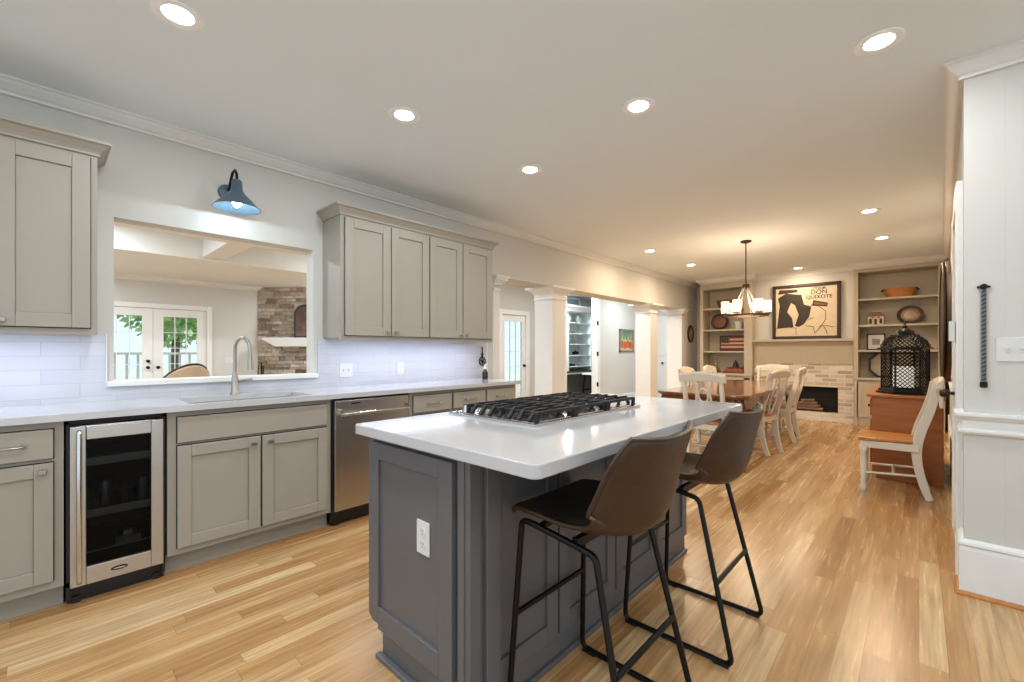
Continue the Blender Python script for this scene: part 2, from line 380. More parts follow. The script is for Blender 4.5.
# columns and capitals of the wide opening
def squares(mb, cx, cy, prof, hx=None):
    mb.rings([[(cx+sx*h, cy+sy*h, z) for sx, sy in ((-1, -1), (1, -1), (1, 1), (-1, 1))] for z, h in prof])
CAP = [(1.83, .150), (1.83, .162), (1.85, .162), (1.855, .153), (1.89, .155), (1.915, .165), (1.94, .185), (1.958, .215), (1.97, .235), (1.972, .245), (1.998, .245)]
for i, (cy, h) in enumerate(((4.75, .150), (7.64, .145))):
    c = MB(); squares(c, WX-.15, cy, [(.0, h+.025), (.16, h+.025), (.18, h+.008), (.2, h), (1.91, h)])
    col = st('trim_%d' % (6+i), c, M_trim)
    c = MB(); squares(c, WX-.15, cy, [(z+.07, w_-.150+h) for z, w_ in CAP]); st('capital', c, M_trim, col)
for i, (y0, y1) in enumerate(((3.50, 3.60), (8.90, 9.02))):   # pilasters at the wall ends
    c = MB().box(WX-.305, WX+.008, y0-.002, y1+.002, 0, 1.93)
    for z, w_ in zip((1.90, 1.97, 2.00, 2.02, 2.045), (.012, .02, .045, .07, .085)):
        c.box(WX-.305-w_, WX+.008+w_, y0-w_*(1 if i else .3), y1+w_*(1 if not i else .3), z, z+.03 if z < 2.04 else 2.069)
    st('trim_%d' % (8+i), c, M_trim)
st('trim_10', MB().mould((WX, 9.03, 0), (WX, 9.75, 0), (1, 0, 0), [(0, 0), (.02, 0), (.02, .7), (.03, .72), (.045, .745), (.045, .76), (0, .765)]), M_trim)
# ---- far wall, chimney wall and built-ins
st('wall_far', MB().box(-3.7, .6, 9.75, 9.9, 0, CZ), M_wall)
cx0, cx1, FY = -2.31, -.79, 9.36
st('wall_chimney', MB().box(cx0, cx1, FY, 9.75, 1.40, CZ).box(cx0, cx1, FY+.02, 9.75, 0, 1.40), M_wall)
st('trim_11', MB().mould((cx0, FY, CZ), (cx1, FY, CZ), (0, -1, 0), CROWN), M_trim)
# ---- great room, hall, office beyond
gr = MB()
gr.box(-10.82, -10.7, -3.0, .56, 0, 3.0).box(-10.82, -10.7, 2.36, 3.4, 0, 3.0).box(-10.82, -10.7, .56, 2.36, 2.07, 3.0)
st('wall_west', gr, M_wall)
gr = MB().box(-9.0, -6.2, 5.0, 5.12, 0, 3.0).box(-6.32, -6.2, 5.0, 6.32, 0, 3.0).box(-6.32, -6.2, 7.14, 7.5, 0, 3.0).box(-6.32, -6.2, 6.32, 7.14, 2.0, 3.0)
gr.box(-6.32, -5.4, 7.38, 7.5, 0, 3.0).box(-5.52, -5.4, 8.72, 11.1, 0, 3.0).box(-5.52, -5.4, 7.38, 8.72, 2.5, 3.0)
gr.box(-6.9, -3.7, 11.0, 11.12, 0, 3.0).box(-6.95, -6.8, 8.3, 11.1, 0, 3.0)
st('wall_hall', gr, M_wall)
st('ceiling_hall', MB().box(-6.95, -3.85, 3.55, 11.1, 2.66, 2.76), M_ceil)
cg = MB().box(-10.82, -3.68, -3.0, 5.1, 2.98, 3.1)
st('ceiling_great_room', cg, M_ceil)
sf = MB().box(-10.7, -8.1, -3.0, 5.0, 2.62, 2.98).box(-6.6, -3.68, -3.0, 5.0, 2.62, 2.98)
sf.box(-8.1, -6.6, 1.70, 2.0, 2.66, 2.98).box(-8.1, -6.6, -1.3, -1.0, 2.66, 2.98)
st('trim_12', sf, M_trim, bev=.01)
st('trim_13', MB().mould((-10.7, -3, 2.62), (-10.7, 3.4, 2.62), (1, 0, 0), [(a*1.2, b*1.1) for a, b in CROWN]), M_trim)
st('trim_14', MB().mould((-5.4, 8.8, 0), (-5.4, 11, 0), (1, 0, 0), [(0, 0), (.018, 0), (.018, .13), (0, .15)]).mould((-6.2, 7.25, 0), (-6.2, 7.38, 0), (1, 0, 0), [(0, 0), (.018, 0), (.018, .13), (0, .15)]), M_trim)
st('trim_15', MB().box(-5.41, -5.375, 8.66, 8.78, 0, 2.56).box(-5.54, -5.40, 8.66, 8.74, 0, 2.5).box(-5.41, -5.375, 7.38, 7.46, 0, 2.56), M_trim, bev=.005)
hng = bpy.data.objects['trim_15']
for z in (.45, 1.15, 1.85): st('hinge', MB().box(-5.40, -5.368, 8.655, 8.69, z-.05, z+.05), M_black, hng)

def glass_door(name, X, y0, y1, z1, leaves, cols, rows, gz0, gz1, stile, knobs, casing=.09, mullion=.012):
    m = MB().box(X-.12, X+.03, y0-casing, y0, 0, z1+casing).box(X-.12, X+.03, y1, y1+casing, 0, z1+casing).box(X-.12, X+.03, y0, y1, z1, z1+casing)
    root = st(name, m, M_trim, bev=.006)
    wd = (y1-y0)/leaves
    for k in range(leaves):
        a, b = y0+k*wd+.003, y0+(k+1)*wd-.003; g0, g1 = a+stile, b-stile
        d = MB().box(X-.06, X-.01, a, g0, .01, z1-.005).box(X-.06, X-.01, g1, b, .01, z1-.005).box(X-.06, X-.01, g0, g1, .01, gz0).box(X-.06, X-.01, g0, g1, gz1, z1-.005)
        lf = st('door_leaf', d, M_trim, root)
        mm = MB()
        for i in range(1, cols): yy = g0+(g1-g0)*i/cols; mm.box(X-.05, X-.02, yy-mullion/2, yy+mullion/2, gz0, gz1)
        for i in range(1, rows): zz = gz0+(gz1-gz0)*i/rows; mm.box(X-.05, X-.02, g0, g1, zz-mullion/2, zz+mullion/2)
        st('glazing_bars', mm, M_trim, lf)
        st('glass_pane', MB().box(X-.037, X-.033, g0, g1, gz0, gz1), M_pane, lf)
    for y, z in knobs:
        st('door_knob', MB().lathe([(0, .05), (.02, .045), (.03, .03), (.024, .01), (.03, -.01), (0, -.01)], (X, y, z), 14, axis='x'), M_black, root, smooth=True)
    return root
glass_door('door_2', -10.7, .60, 2.32, 2.03, 2, 3, 5, .35, 1.88, .155, ((1.385, .90), (1.385, 1.02), (1.535, .90)))
glass_door('door_3', -6.2, 6.36, 7.10, 1.965, 1, 3, 5, .25, 1.83, .10, ((7.05, .9),), casing=.10)
d5 = MB().box(-5.30, -5.22, 10.97, 11.0, 0, 2.12).box(-4.38, -4.30, 10.97, 11.0, 0, 2.12).box(-5.30, -4.30, 10.97, 11.0, 2.04, 2.12)
door5 = st('door_4', d5, M_trim); st('door_leaf', MB().box(-5.22, -4.38, 10.985, 11.0, 0, 2.04), M_trim, door5)
st('door_panel', MB().box(-5.12, -4.48, 10.975, 10.99, 1.1, 1.92).box(-5.12, -4.48, 10.975, 10.99, .2, .95), M_trim, door5, bev=.006)
st('door_knob', MB().lathe([(0, -.07), (.025, -.06), (.03, -.04), (.012, -.02), (.012, 0)], (-4.86, 10.98, .90), 12, axis='y'), M_black, door5, smooth=True)

# ================================================================== BASE CABINETS, LEFT RUN
FX = -2.96      # face frame plane
def knob(par, x, y, z, m=M_nickel, ax='x'):
    MB((0, 0, 0)).box(x, x+.014, y-.006, y+.006, z-.006, z+.006).box(x+.012, x+.026, y-.015, y+.015, z-.011, z+.011).build('knob', m, par, bev=.003)
def pull(par, x, y, z, L=.12):
    MB().tube(fillet([(x, y-L/2, z), (x+.028, y-L/2, z), (x+.032, y, z-.002), (x+.028, y+L/2, z), (x, y+L/2, z)], .012, 4), .0055).box(x, x+.006, y-L/2-.009, y-L/2+.009, z-.009, z+.009).box(x, x+.006, y+L/2-.009, y+L/2+.009, z-.009, z+.009).build('handle', M_nickel, par, smooth=True)
def shaker(mb, X, y0, y1, z0, z1, t=.02, s=.062, dirx=1, rec=.011):
    """frame and recessed panel, front at X+t"""
    mb.box(X, X+t, y0, y0+s, z0, z1).box(X, X+t, y1-s, y1, z0, z1).box(X, X+t, y0+s, y1-s, z0, z0+s).box(X, X+t, y0+s, y1-s, z1-s, z1)
    mb.box(X, X+t-rec, y0+s, y1-s, z0+s, z1-s)
def base_cab(y0, y1, label, fronts, flat=True, name='base_cabinet', toe=True):
    L = (-3.25, (y0+y1)/2, 0)
    root = thing(name, L, label, 'cabinet', 'greige base cabinets under the long counter')
    MB(L).box(-3.54, FX, y0+.001, y1-.001, .105, .882).build('body', M_cab, root)
    MB(L).box(-3.54, FX-.06, y0+.001, y1-.001, 0, .105).build('toe_kick', M_cab, root)
    for kind, a, b, z0, z1, hw in fronts:
        m = MB(L)
        if kind == 'door': shaker(m, FX, a, b, z0, z1); f = m.build('door', M_cab, root, bev=.0025)
        else: m.box(FX, FX+.02, a, b, z0, z1); f = m.build('drawer' if kind == 'drawer' else 'false_front', M_cab, root, bev=.004)
        if hw:
            p = (FX+.02-L[0], hw[0]-L[1], hw[1])
            (pull if kind == 'drawer' else knob)(f, *p)
        # dark reveal line around each front
        MB(L).box(FX, FX+.0015, a-.004, b+.004, z0-.004, z1+.004).build('reveal', M_gap, root)
    return root
base_cab(-.28, .075, 'narrow greige base cabinet beside the beverage cooler, at the left edge of the photo', [('drawer', -.245, .04, .715, .85, (-.108, .785)), ('door', -.245, .04, .145, .695, (.005, .66))])
base_cab(-.92, -.285, 'greige base cabinet outside the frame left of the narrow one', [('drawer', -.89, -.315, .715, .85, (-.6, .785)), ('door', -.89, -.605, .145, .695, (-.64, .64)), ('door', -.60, -.315, .145, .695, (-.56, .64))])
base_cab(.462, 1.355, 'wide greige sink base cabinet with two shaker doors and a plain front panel', [('false', .505, 1.325, .712, .852, None), ('door', .505, .912, .14, .695, (.873, .655)), ('door', .925, 1.325, .14, .695, (.965, .655))])
base_cab(1.985, 2.418, 'greige drawer-and-door base cabinet directly right of the dishwasher', [('drawer', 2.02, 2.405, .715, .852, (2.21, .785)), ('door', 2.02, 2.405, .145, .695, (2.05, .66))])
base_cab(2.42, 2.815, 'middle one of the three small greige drawer cabinets right of the dishwasher', [('drawer', 2.43, 2.805, .715, .852, (2.62, .785)), ('door', 2.43, 2.805, .145, .695, (2.77, .66))])
base_cab(2.817, 3.235, 'greige drawer cabinet at the far end of the long counter', [('drawer', 2.828, 3.20, .715, .852, (3.01, .785)), ('door', 2.828, 3.20, .145, .695, (2.86, .66))])

# countertop with undermount sink cut-out
SX0, SX1, SY0, SY1 = -3.36, -2.995, .57, 1.25
ct = MB().box(-3.548, SX0, -.95, 3.275, .886, .918).box(SX1, -2.917, -.95, 3.275, .886, .918).box(SX0, SX1, -.95, SY0, .886, .918).box(SX0, SX1, SY1, 3.275, .886, .918)
ct = tag(ct.build('countertop', M_quartz), 'long white quartz countertop along the left wall with a sink opening', 'countertop')
sk = thing('kitchen_sink', ((SX0+SX1)/2, (SY0+SY1)/2, .70), 'undermount steel sink below the pass-through opening', 'sink')
b = MB(sk.location)
b.box(SX0-.02, SX0, SY0-.02, SY1+.02, .70, .884).box(SX1, SX1+.008, SY0-.02, SY1+.02, .70, .884).box(SX0, SX1, SY0-.02, SY0, .70, .884).box(SX0, SX1, SY1, SY1+.02, .70, .884).box(SX0, SX1, SY0, SY1, .695, .705)
b.build('basin', M_steel, sk)
MB(sk.location).lathe([(.045, .706), (.04, .712), (.02, .709), (0, .709)], ((SX0+SX1)/2, (SY0+SY1)/2, 0), 16).build('drain', M_steelh, sk)
# faucet
fl = Vector((-3.43, .905, .918)); fa = thing('kitchen_faucet', fl, 'tall gooseneck pull-down chrome faucet behind the sink', 'faucet')
MB().lathe([(.028, 0), (.028, .01), (.022, .02), (.020, .12), (.015, .14), (.013, .16)], n=16).build('body', M_nickel, fa, smooth=True)
neck = [(0, 0, .15), (0, 0, .28)]+[(.085+.085*math.cos(a), .25*(.085+.085*math.cos(a)), .30+.085*math.sin(a)) for a in [PI-PI*i/12 for i in range(13)]]+[(.172, .043, .27)]
MB().tube(neck, .0115, 10).build('neck', M_nickel, fa, smooth=True)
MB().tube([(.172, .043, .275), (.175, .044, .22), (.178, .045, .17)], [.014, .017, .02], 12).build('spray_head', M_nickel, fa, smooth=True)
MB().tube([(0, .02, .085), (0, .05, .09), (.01, .105, .10)], [.012, .010, .007], 8).build('lever', M_nickel, fa, smooth=True)

# beverage cooler
by0, by1 = .082, .455
bc = thing('beverage_cooler', (-3.2, (by0+by1)/2, 0), 'stainless framed under-counter beverage cooler with dark glass door', 'appliance')
o = bc.location
MB(o).box(-3.5, -2.965, by0, by0+.012, .03, .875).box(-3.5, -2.965, by1-.012, by1, .03, .875).box(-3.5, -2.965, by0, by1, .862, .875).box(-3.5, -2.965, by0, by1, .085, .11).box(-3.5, -3.48, by0, by1, .03, .875).build('cabinet', M_inside, bc)
MB(o).box(-3.4, -2.99, by0+.004, by1-.004, 0, .084).box(-2.99, -2.975, by0+.02, by0+.05, 0, .03).box(-2.99, -2.975, by1-.05, by1-.02, 0, .03).build('kick_plate', M_dark, bc)
dY0, dY1, dZ0, dZ1 = by0+.012, by1-.012, .09, .852
fr = MB(o).box(-2.962, -2.93, dY0, dY0+.055, dZ0, dZ1).box(-2.962, -2.93, dY1-.05, dY1, dZ0, dZ1).box(-2.962, -2.93, dY0+.055, dY1-.05, dZ0, dZ0+.085).box(-2.962, -2.93, dY0+.055, dY1-.05, dZ1-.065, dZ1).build('door_frame', M_steel, bc, bev=.003)
MB(o).box(-2.95, -2.945, dY0+.055, dY1-.05, dZ0+.085, dZ1-.065).build('glass_pane', M_wineglass, fr)
MB(o).tube(fillet([(-2.93, dY0+.03, .12), (-2.895, dY0+.03, .12), (-2.895, dY0+.03, .83), (-2.93, dY0+.03, .83)], .01, 3), .010, 10).build('handle', M_steelh, fr, smooth=True)
pts = [(.033*math.cos(a), .010*math.sin(a)) for a in [2*PI*i/20 for i in range(20)]]
MB(o).prism([((dY0+dY1)/2+.0+u, .133+v) for u, v in pts], 'x', -2.93, -2.926).build('badge', M_dark, fr)
MB(o).prism([((dY0+dY1)/2+.0+u*.72, .133+v*.35) for u, v in pts], 'x', -2.9262, -2.9250).build('badge_lettering', M_steelh, fr)
for z in (.40, .655):
    MB(o).box(-3.44, -2.985, by0+.014, by1-.014, z, z+.006).box(-2.99, -2.975, by0+.03, by1-.03, z-.004, z+.034).build('shelf', M_steel, bc)
lamp('cooler_fill_light', 'AREA', (.19, 0, .855), .5, (.9, .95, 1.0), bc, .05, size_y=.3)  # unseen light added so the cans show behind the glass
can_mats = [mat('green can', (60, 120, 60), .3, .6), mat('silver can', (150, 152, 158), .25, .9), mat('bottle dark', (50, 54, 60), .2, .4), mat('grey can', (120, 124, 130), .3, .8)]
ccol = ['green beverage can', 'silver beverage can', 'dark beverage can', 'grey beverage can']
for i in range(4):
    y = .155+i*.068+(.01 if i > 1 else 0); h = (.12, .15, .13, .14)[i]
    c = thing('beverage_can', (-3.02, y, .4065), '%s on the middle rack of the beverage cooler, %s' % (ccol[i], ('leftmost', 'second from the left', 'third from the left', 'rightmost')[i]), 'can', 'cans in the beverage cooler')
    MB().lathe([(.020, 0), (.025, .008), (.025, h-.02), (.019, h-.004), (.019, h)], n=16).build('can_body', can_mats[i], c, smooth=True)
    MB().lathe([(.017, h-.003), (.017, h+.001), (0, h+.001)], n=12).box(-.008, .008, -.003, .003, h+.001, h+.003).build('pull_tab', M_steelh, c)
tag(MB((-3.05, .31, .15)).box(-3.12, -3.0, .26, .36, .23, .26).lathe([(.0, .26), (.04, .262), (.03, .285), (0, .29)], (-3.05, .31, 0), 12).build('snack_pack', can_mats[1]), 'silvery wrapped pack lying low inside the beverage cooler', 'pack')
MB(o).box(-3.44, -2.985, by0+.014, by1-.014, .222, .228).build('shelf', M_steel, bc)
# dishwasher
dy0, dy1 = 1.362, 1.975
dw = thing('dishwasher', (-3.2, (dy0+dy1)/2, 0), 'stainless steel dishwasher with a towel bar handle left of the drawers', 'appliance'); o = dw.location
MB(o).box(-3.5, -2.975, dy0, dy1, .02, .875).build('tub', M_dark, dw)
MB(o).box(-2.975, -2.935, dy0+.012, dy1-.008, .105, .868).build('door', M_steel, dw, bev=.004)
MB(o).tube([(-2.895, dy0+.03, .775), (-2.895, dy1-.03, .775)], .012, 10).bar((-2.935, dy0+.045, .80), (-2.893, dy0+.045, .775), .02, .03).bar((-2.935, dy1-.045, .80), (-2.893, dy1-.045, .775), .02, .03).build('handle', M_steelh, dw, smooth=True)
MB(o).box(-2.9352, -2.934, dy0+.13, dy0+.20, .838, .848).build('control_label', M_dark, dw)
MB(o).box(-3.02, -2.99, dy0+.01, dy1-.01, 0, .10).box(-3.0, -2.97, dy0+.02, dy0+.06, 0, .04).build('kick_plate', M_dark, dw)
# backsplash tile
bs = MB().box(WX, WX+.008, -1.0, OY0-.03, .918, 1.318).box(WX, WX+.008, OY1+.03, 3.40, .918, 1.318).box(WX, WX+.008, OY0-.03, OY1+.03, .918, OZ0-.03)
st('trim_16', bs, M_tile, label='white marble subway tile backsplash')
st('trim_17', MB().box(WX, WX+.010, 3.40, 3.41, .918, 1.32).box(WX, WX+.012, OY0-.035, OY0-.03, 1.0, 1.318), M_trim)

# ================================================================== UPPER CABINETS
CABCROWN = [(0, 0), (.010, 0), (.010, .012), (.017, .026), (.038, .052), (.052, .060), (.052, .076), (0, .076)]
def upper(y0, y1, zt, doors, label, ends=(True, True)):
    L = (-3.38, (y0+y1)/2, 1.315)
    root = thing('wall_cabinet', L, label, 'cabinet', 'greige wall cabinets')
    MB(L).box(-3.548, -3.24, y0, y1, 1.315, zt).box(-3.26, -3.238, y0, y1, 1.30, 1.315).build('body', M_cab, root)
    m = MB(L).mould((-3.24, y0, zt-.005), (-3.24, y1, zt-.005), (1, 0, 0), CABCROWN, 1 if ends[0] else 0, 1 if ends[1] else 0)
    if ends[0]: m.mould((-3.24, y0, zt-.005), (-3.548, y0, zt-.005), (0, -1, 0), CABCROWN, 1, 0)
    if ends[1]: m.mould((-3.24, y1, zt-.005), (-3.548, y1, zt-.005), (0, 1, 0), CABCROWN, 1, 0)
    m.box(-3.548, -3.24, y0, y1, zt, zt+.071)
    m.build('crown', M_cab, root)
    for a, b, ky in doors:
        d = MB(L); shaker(d, -3.24, a, b, 1.335, zt-.022, s=.07); f = d.build('door', M_cab, root, bev=.0025)
        knob(f, -3.22-L[0], ky-L[1], 1.365-L[2])
        MB(L).box(-3.24, -3.2385, a-.004, b+.004, 1.331, zt-.018).build('reveal', M_gap, root)
    return root
upper(1.560, 3.185, 2.265, [(1.592, 1.985, 1.955), (1.995, 2.375, 2.03), (2.388, 2.768, 2.735), (2.78, 3.165, 2.82)], 'four-door greige wall cabinet right of the pass-through')
upper(-.55, .208, 2.262, [(-.525, -.165, -.195), (-.155, .180, -.128)], 'greige wall cabinet at the left edge of the photo')
def strip(y0, y1, label):
    s_ = tag(MB((-3.32, (y0+y1)/2, 1.309)).box(-3.34, -3.30, y0, y1, 1.303, 1.3145).build('cabinet_light', emit('led strip', (205, 215, 255), 3)), label, 'light', 'under-cabinet light strips')
    lamp('strip_light', 'AREA', (0, 0, -.008), 3.6*(y1-y0), (.76, .82, 1.0), s_, .03, size_y=(y1-y0))
strip(1.62, 3.14, 'slim light strip under the four-door wall cabinet'); strip(-.5, .15, 'slim light strip under the wall cabinet at the left edge')
# outlets on the tile
def wallplate(name, loc, n, label, rz, cat='outlet', toggle=False, vertical=True):
    """plate in local yz, front to +x"""
    r = thing(name, loc, label, cat, rz=rz); wd = .072+.046*(n-1)
    MB().box(0, .006, -wd/2, wd/2, -.058, .058).build('plate', M_plate, r, bev=.002)
    for k in range(n):
        y = (k-(n-1)/2)*.046
        if toggle: MB().box(.006, .009, y-.006, y+.006, -.013, .013).box(.008, .018, y-.004, y+.004, 0, .010).build('toggle', M_plate, r, bev=.001)
        else:
            for z in (-.022, .022):
                s = MB().lathe([(.0165, .0055), (.0165, .008), (0, .008)], (0, y, z), 14, axis='x').build('socket', M_plate, r)
                MB().box(.008, .0085, y-.007, y-.005, z-.002, z+.008).box(.008, .0085, y+.005, y+.007, z-.002, z+.008).box(.008, .0085, y-.002, y+.002, z-.011, z-.007).build('slots', M_slot, s)
    return r
wallplate('light_switch', (WX+.008, 1.755, 1.05), 2, 'double white switch plate on the tile nearest the pass-through', 0, 'switch', True)
wallplate('outlet', (WX+.008, 2.28, 1.05), 1, 'white single outlet on the tile under the wall cabinets', 0)
# hanging trivet ornament
tv = thing('iron_trivet', (WX+.012, 3.32, 1.10), 'round black wrought iron ornament hanging on the tile at the end of the counter', 'ornament')
m = MB().tube([(.006, .045*math.cos(a), .045*math.sin(a)) for a in [2*PI*i/24 for i in range(24)]], .006, 6, closed=True)
for i in range(6):
    a = i*PI/3+PI/6; m.tube([(.006, 0, 0), (.006, .02*math.cos(a+.4), .02*math.sin(a+.4)), (.006, .043*math.cos(a), .043*math.sin(a))], .0055, 6)
m.lathe([(.016, 0), (.016, .012), (0, .012)], (0, 0, 0), 12, axis='x'); m.build('wheel', M_black, tv)
MB().tube([(.006, 0, .045), (.006, .012, .075), (.006, 0, .10), (.006, -.012, .075), (.006, 0, .045)], .006, 6).tube([(.006, 0, .1), (.006, 0, .155)], .006, 6).build('hanger', M_black, tv)
# soap dispenser
sd = thing('soap_dispenser', (-3.33, 3.17, .918), 'small dark soap bottle with pale pump at the end of the long counter', 'bottle')
MB().lathe([(.028, 0), (.03, .01), (.03, .07), (.02, .09), (.012, .1), (.012, .11)], n=16).build('bottle', M_dark, sd, smooth=True)
MB().lathe([(.014, .108), (.014, .125), (.005, .127), (.005, .15)], n=12).bar((-.005, 0, .152), (.035, 0, .150), .012, .008).build('pump', M_shadein, sd)
# sconce
sc = thing('wall_sconce', (WX, .888, 2.32), 'blue-grey barn light on a gooseneck arm above the pass-through', 'lamp')
MB().lathe([(.056, 0), (.056, .012), (.05, .024), (.02, .03), (0, .03)], n=24, axis='x').build('backplate', M_galv, sc, smooth=True)
MB().tube([(.02, .0, .01), (.06, 0, .02), (.10, 0, .07), (.14, 0, .105), (.19, 0, .105), (.225, 0, .07), (.23, 0, .02)], .009, 8).build('arm', M_black, sc, smooth=True)
sh = MB()
prof = [(.022, .03), (.03, .02), (.034, -.04), (.05, -.065), (.085, -.10), (.135, -.155), (.142, -.160), (.135, -.160), (.083, -.107), (.048, -.072), (.03, -.06), (.0, -.058)]
sh.lathe(prof, (.23, 0, 0), 28).build('shade', M_galv, sc, smooth=True)
MB().lathe([(.0, -.062), (.02, -.075), (.03, -.10), (.028, -.13), (.012, -.15), (0, -.152)], (.23, 0, 0), 14).build('bulb', M_coolbulb, sc, smooth=True)
lamp('sconce_lamp', 'POINT', (.23, 0, -.150), 7, (.72, .90, 1.0), sc, .02)

# ================================================================== ISLAND
il = Vector((-1.34, 1.8, 0))
isl = thing('kitchen_island', il, 'charcoal painted kitchen island with white quartz top and panelled sides', 'kitchen island')
IX0, IX1, IY0, IY1 = -1.615, -1.04, .92, 2.65
b = MB(il).box(IX0, IX1-.02, IY0+.02, IY1-.002, .105, .876).box(IX0+.07, IX1-.02, IY0+.02, IY1-.01, 0, .105)
b.build('body', M_isl, isl)
# end panel with notched corner (toe kick) and recessed panel
ep = MB(il)
z0, z1, a, bb = .0, .876, IX0, IX1-.075
ep.prism([(IX0-.012, .15), (IX0+.03, .105), (IX0+.055, .105), (IX0+.055, 0), (IX1, 0), (IX1, .876), (IX0-.012, .876)], 'y', IY0+.004, IY0+.022)
ep.build('end_panel', M_isl, isl, bev=.002)
fm = MB(il); X0, X1 = IX0-.014, -1.105; Z0, Z1 = .14, .852
fm.prism([(X0, Z0+.02), (X0+.03, Z0-.0), (X0+.07, Z0), (X0+.07, Z1), (X0, Z1)], 'y', IY0-.018, IY0+.004)
fm.box(X1-.07, X1, IY0-.018, IY0+.004, Z0-.02, Z1).box(X0+.07, X1-.07, IY0-.018, IY0+.004, Z1-.065, Z1).box(X0+.07, X1-.07, IY0-.018, IY0+.004, Z0-.02, Z0+.065)
fm.box(X0+.05, X1-.05, IY0-.006, IY0+.004, Z0, Z1-.01)
fm.build('end_door', M_isl, isl, bev=.003)
MB(il).box(-1.085, -1.055, IY0-.010, IY0+.004, 0, .876).box(IX1-.02, IX1+.008, IY0-.004, IY0+.045, 0, .876).build('corner_post', M_isl, isl, bev=.003)
# seating side: four shaker doors on a frame
MB(il).box(IX1-.02, IX1, IY0+.004, IY1, .0, .876).build('side_frame', M_isl, isl)
gy = [IY0+.055, 1.366, 1.800, 2.230, IY1-.008]
for k in range(4):
    m = MB(il); shaker(m, IX1, gy[k]+.006, gy[k+1]-.006, .115, .862, t=.02, s=.065); m.build('door', M_isl, isl, bev=.0025)
    if k: MB(il).box(IX1, IX1+.003, gy[k]-.006, gy[k]+.006, .115, .862).build('reveal', M_gap, isl)
m = MB(il); shaker(m, IX1-.48, 0, 0.1, 0, .1) if False else None
MB(il).box(IX1, IX1+.016, IY0-.006, IY1+.01, 0, .022).box(IX0+.04, IX1+.016, IY0-.02, IY0+.004, 0, .02).build('shoe_moulding', M_isl, isl, bev=.004)
MB(il).box(IX0-.02, IX0, IY0+.05, 1.45, .14, .86).box(IX0-.02, IX0, 1.46, 2.1, .14, .86).box(IX0-.02, IX0, 2.11, IY1-.03, .14, .86).build('working_side_door', M_isl, isl, bev=.003)
st_ = MB(il)
r = .03; cn = [(-1.665, .86), (-.715, .86), (-.715, 2.665), (-1.665, 2.665)]
poly = []
for (x, y), (sx, sy), a0 in zip(cn, ((1, 1), (-1, 1), (-1, -1), (1, -1)), (PI, 1.5*PI, 0, .5*PI)):
    rr = .012 if x < -1 else r
    for i in range(6): aa = a0+i*PI/10; poly.append((x+sx*rr+rr*math.cos(aa), y+sy*rr+rr*math.sin(aa)))
st_.prism(poly, 'z', .88, .92).build('stone_top', M_quartz, isl, bev=.004)
wallplate('outlet', (-1.27, IY0-.006, .56), 1, 'white duplex outlet on the end panel of the charcoal island', -PI/2)
# cooktop
CX0, CX1, CY0, CY1 = -1.60, -1.08, 1.29, 2.16
ck = thing('gas_cooktop', ((CX0+CX1)/2, (CY0+CY1)/2, .92), 'stainless gas cooktop with black cast iron grates set into the island', 'cooktop'); o = ck.location
MB(o).box(CX0, CX1, CY0, CY1, .9205, .930).box(CX0+.02, CX1-.02, CY0+.02, CY1-.02, .929, .933).build('tray', M_steelh, ck, bev=.003)
gw = (CY1-CY0-.06)/3
for k in range(3):
    y0 = CY0+.03+k*gw; y1 = y0+gw-.006; x0, x1 = CX0+.10, CX1-.02; m = MB(o); zt = .972
    m.bar((x0, y0+.03, zt-.008), (x1, y0+.03, zt-.008), .012, .014).bar((x0, y1-.03, zt-.008), (x1, y1-.03, zt-.008), .012, .014)
    m.bar((x0, y0+.02, zt-.006), (x0, y1-.02, zt-.006), .012, .014).bar((x1, y0+.02, zt-.006), (x1, y1-.02, zt-.006), .012, .014)
    for j in range(7):
        xx = x0+.03+j*(x1-x0-.06)/6
        m.bar((xx, y0-.004, .934), (xx, y0+.034, zt+.002), .016, .014).bar((xx, y0+.028, zt), (xx, y0+gw*.42, zt), .011, .014)
        m.bar((xx, y1+.002, .936), (xx, y1-.034, zt+.002), .016, .014).bar((xx, y1-.028, zt), (xx, y1-gw*.42, zt), .011, .014)
    m.bar(((x0+x1)/2, y0, zt-.004), ((x0+x1)/2, y1, zt-.004), .012, .014)
    for xx in (x0, x1):
        for yy in (y0+.006, y1-.006): m.box(xx-.008, xx+.008, yy-.008, yy+.008, .931, zt)
    m.build('grate', M_iron, ck, bev=.002)
for x, y, r in ((-1.22, 1.44, .042), (-1.42, 1.44, .036), (-1.32, 1.725, .055), (-1.22, 2.01, .036), (-1.42, 2.01, .042)):
    MB(o).lathe([(r, .932), (r, .944), (r*.8, .948), (r*.8, .955), (0, .957)], (x, y, 0), 18).build('burner', M_iron, ck, smooth=True)
for k in range(5):
    y = CY0+.06+k*.105
    MB(o).lathe([(.021, .930), (.021, .936), (.016, .938), (.015, .962), (0, .964)], (-1.545, y, 0), 16).box(-1.549, -1.541, y-.015, y+.015, .955, .968).build('knob', M_steelh, ck, smooth=True)

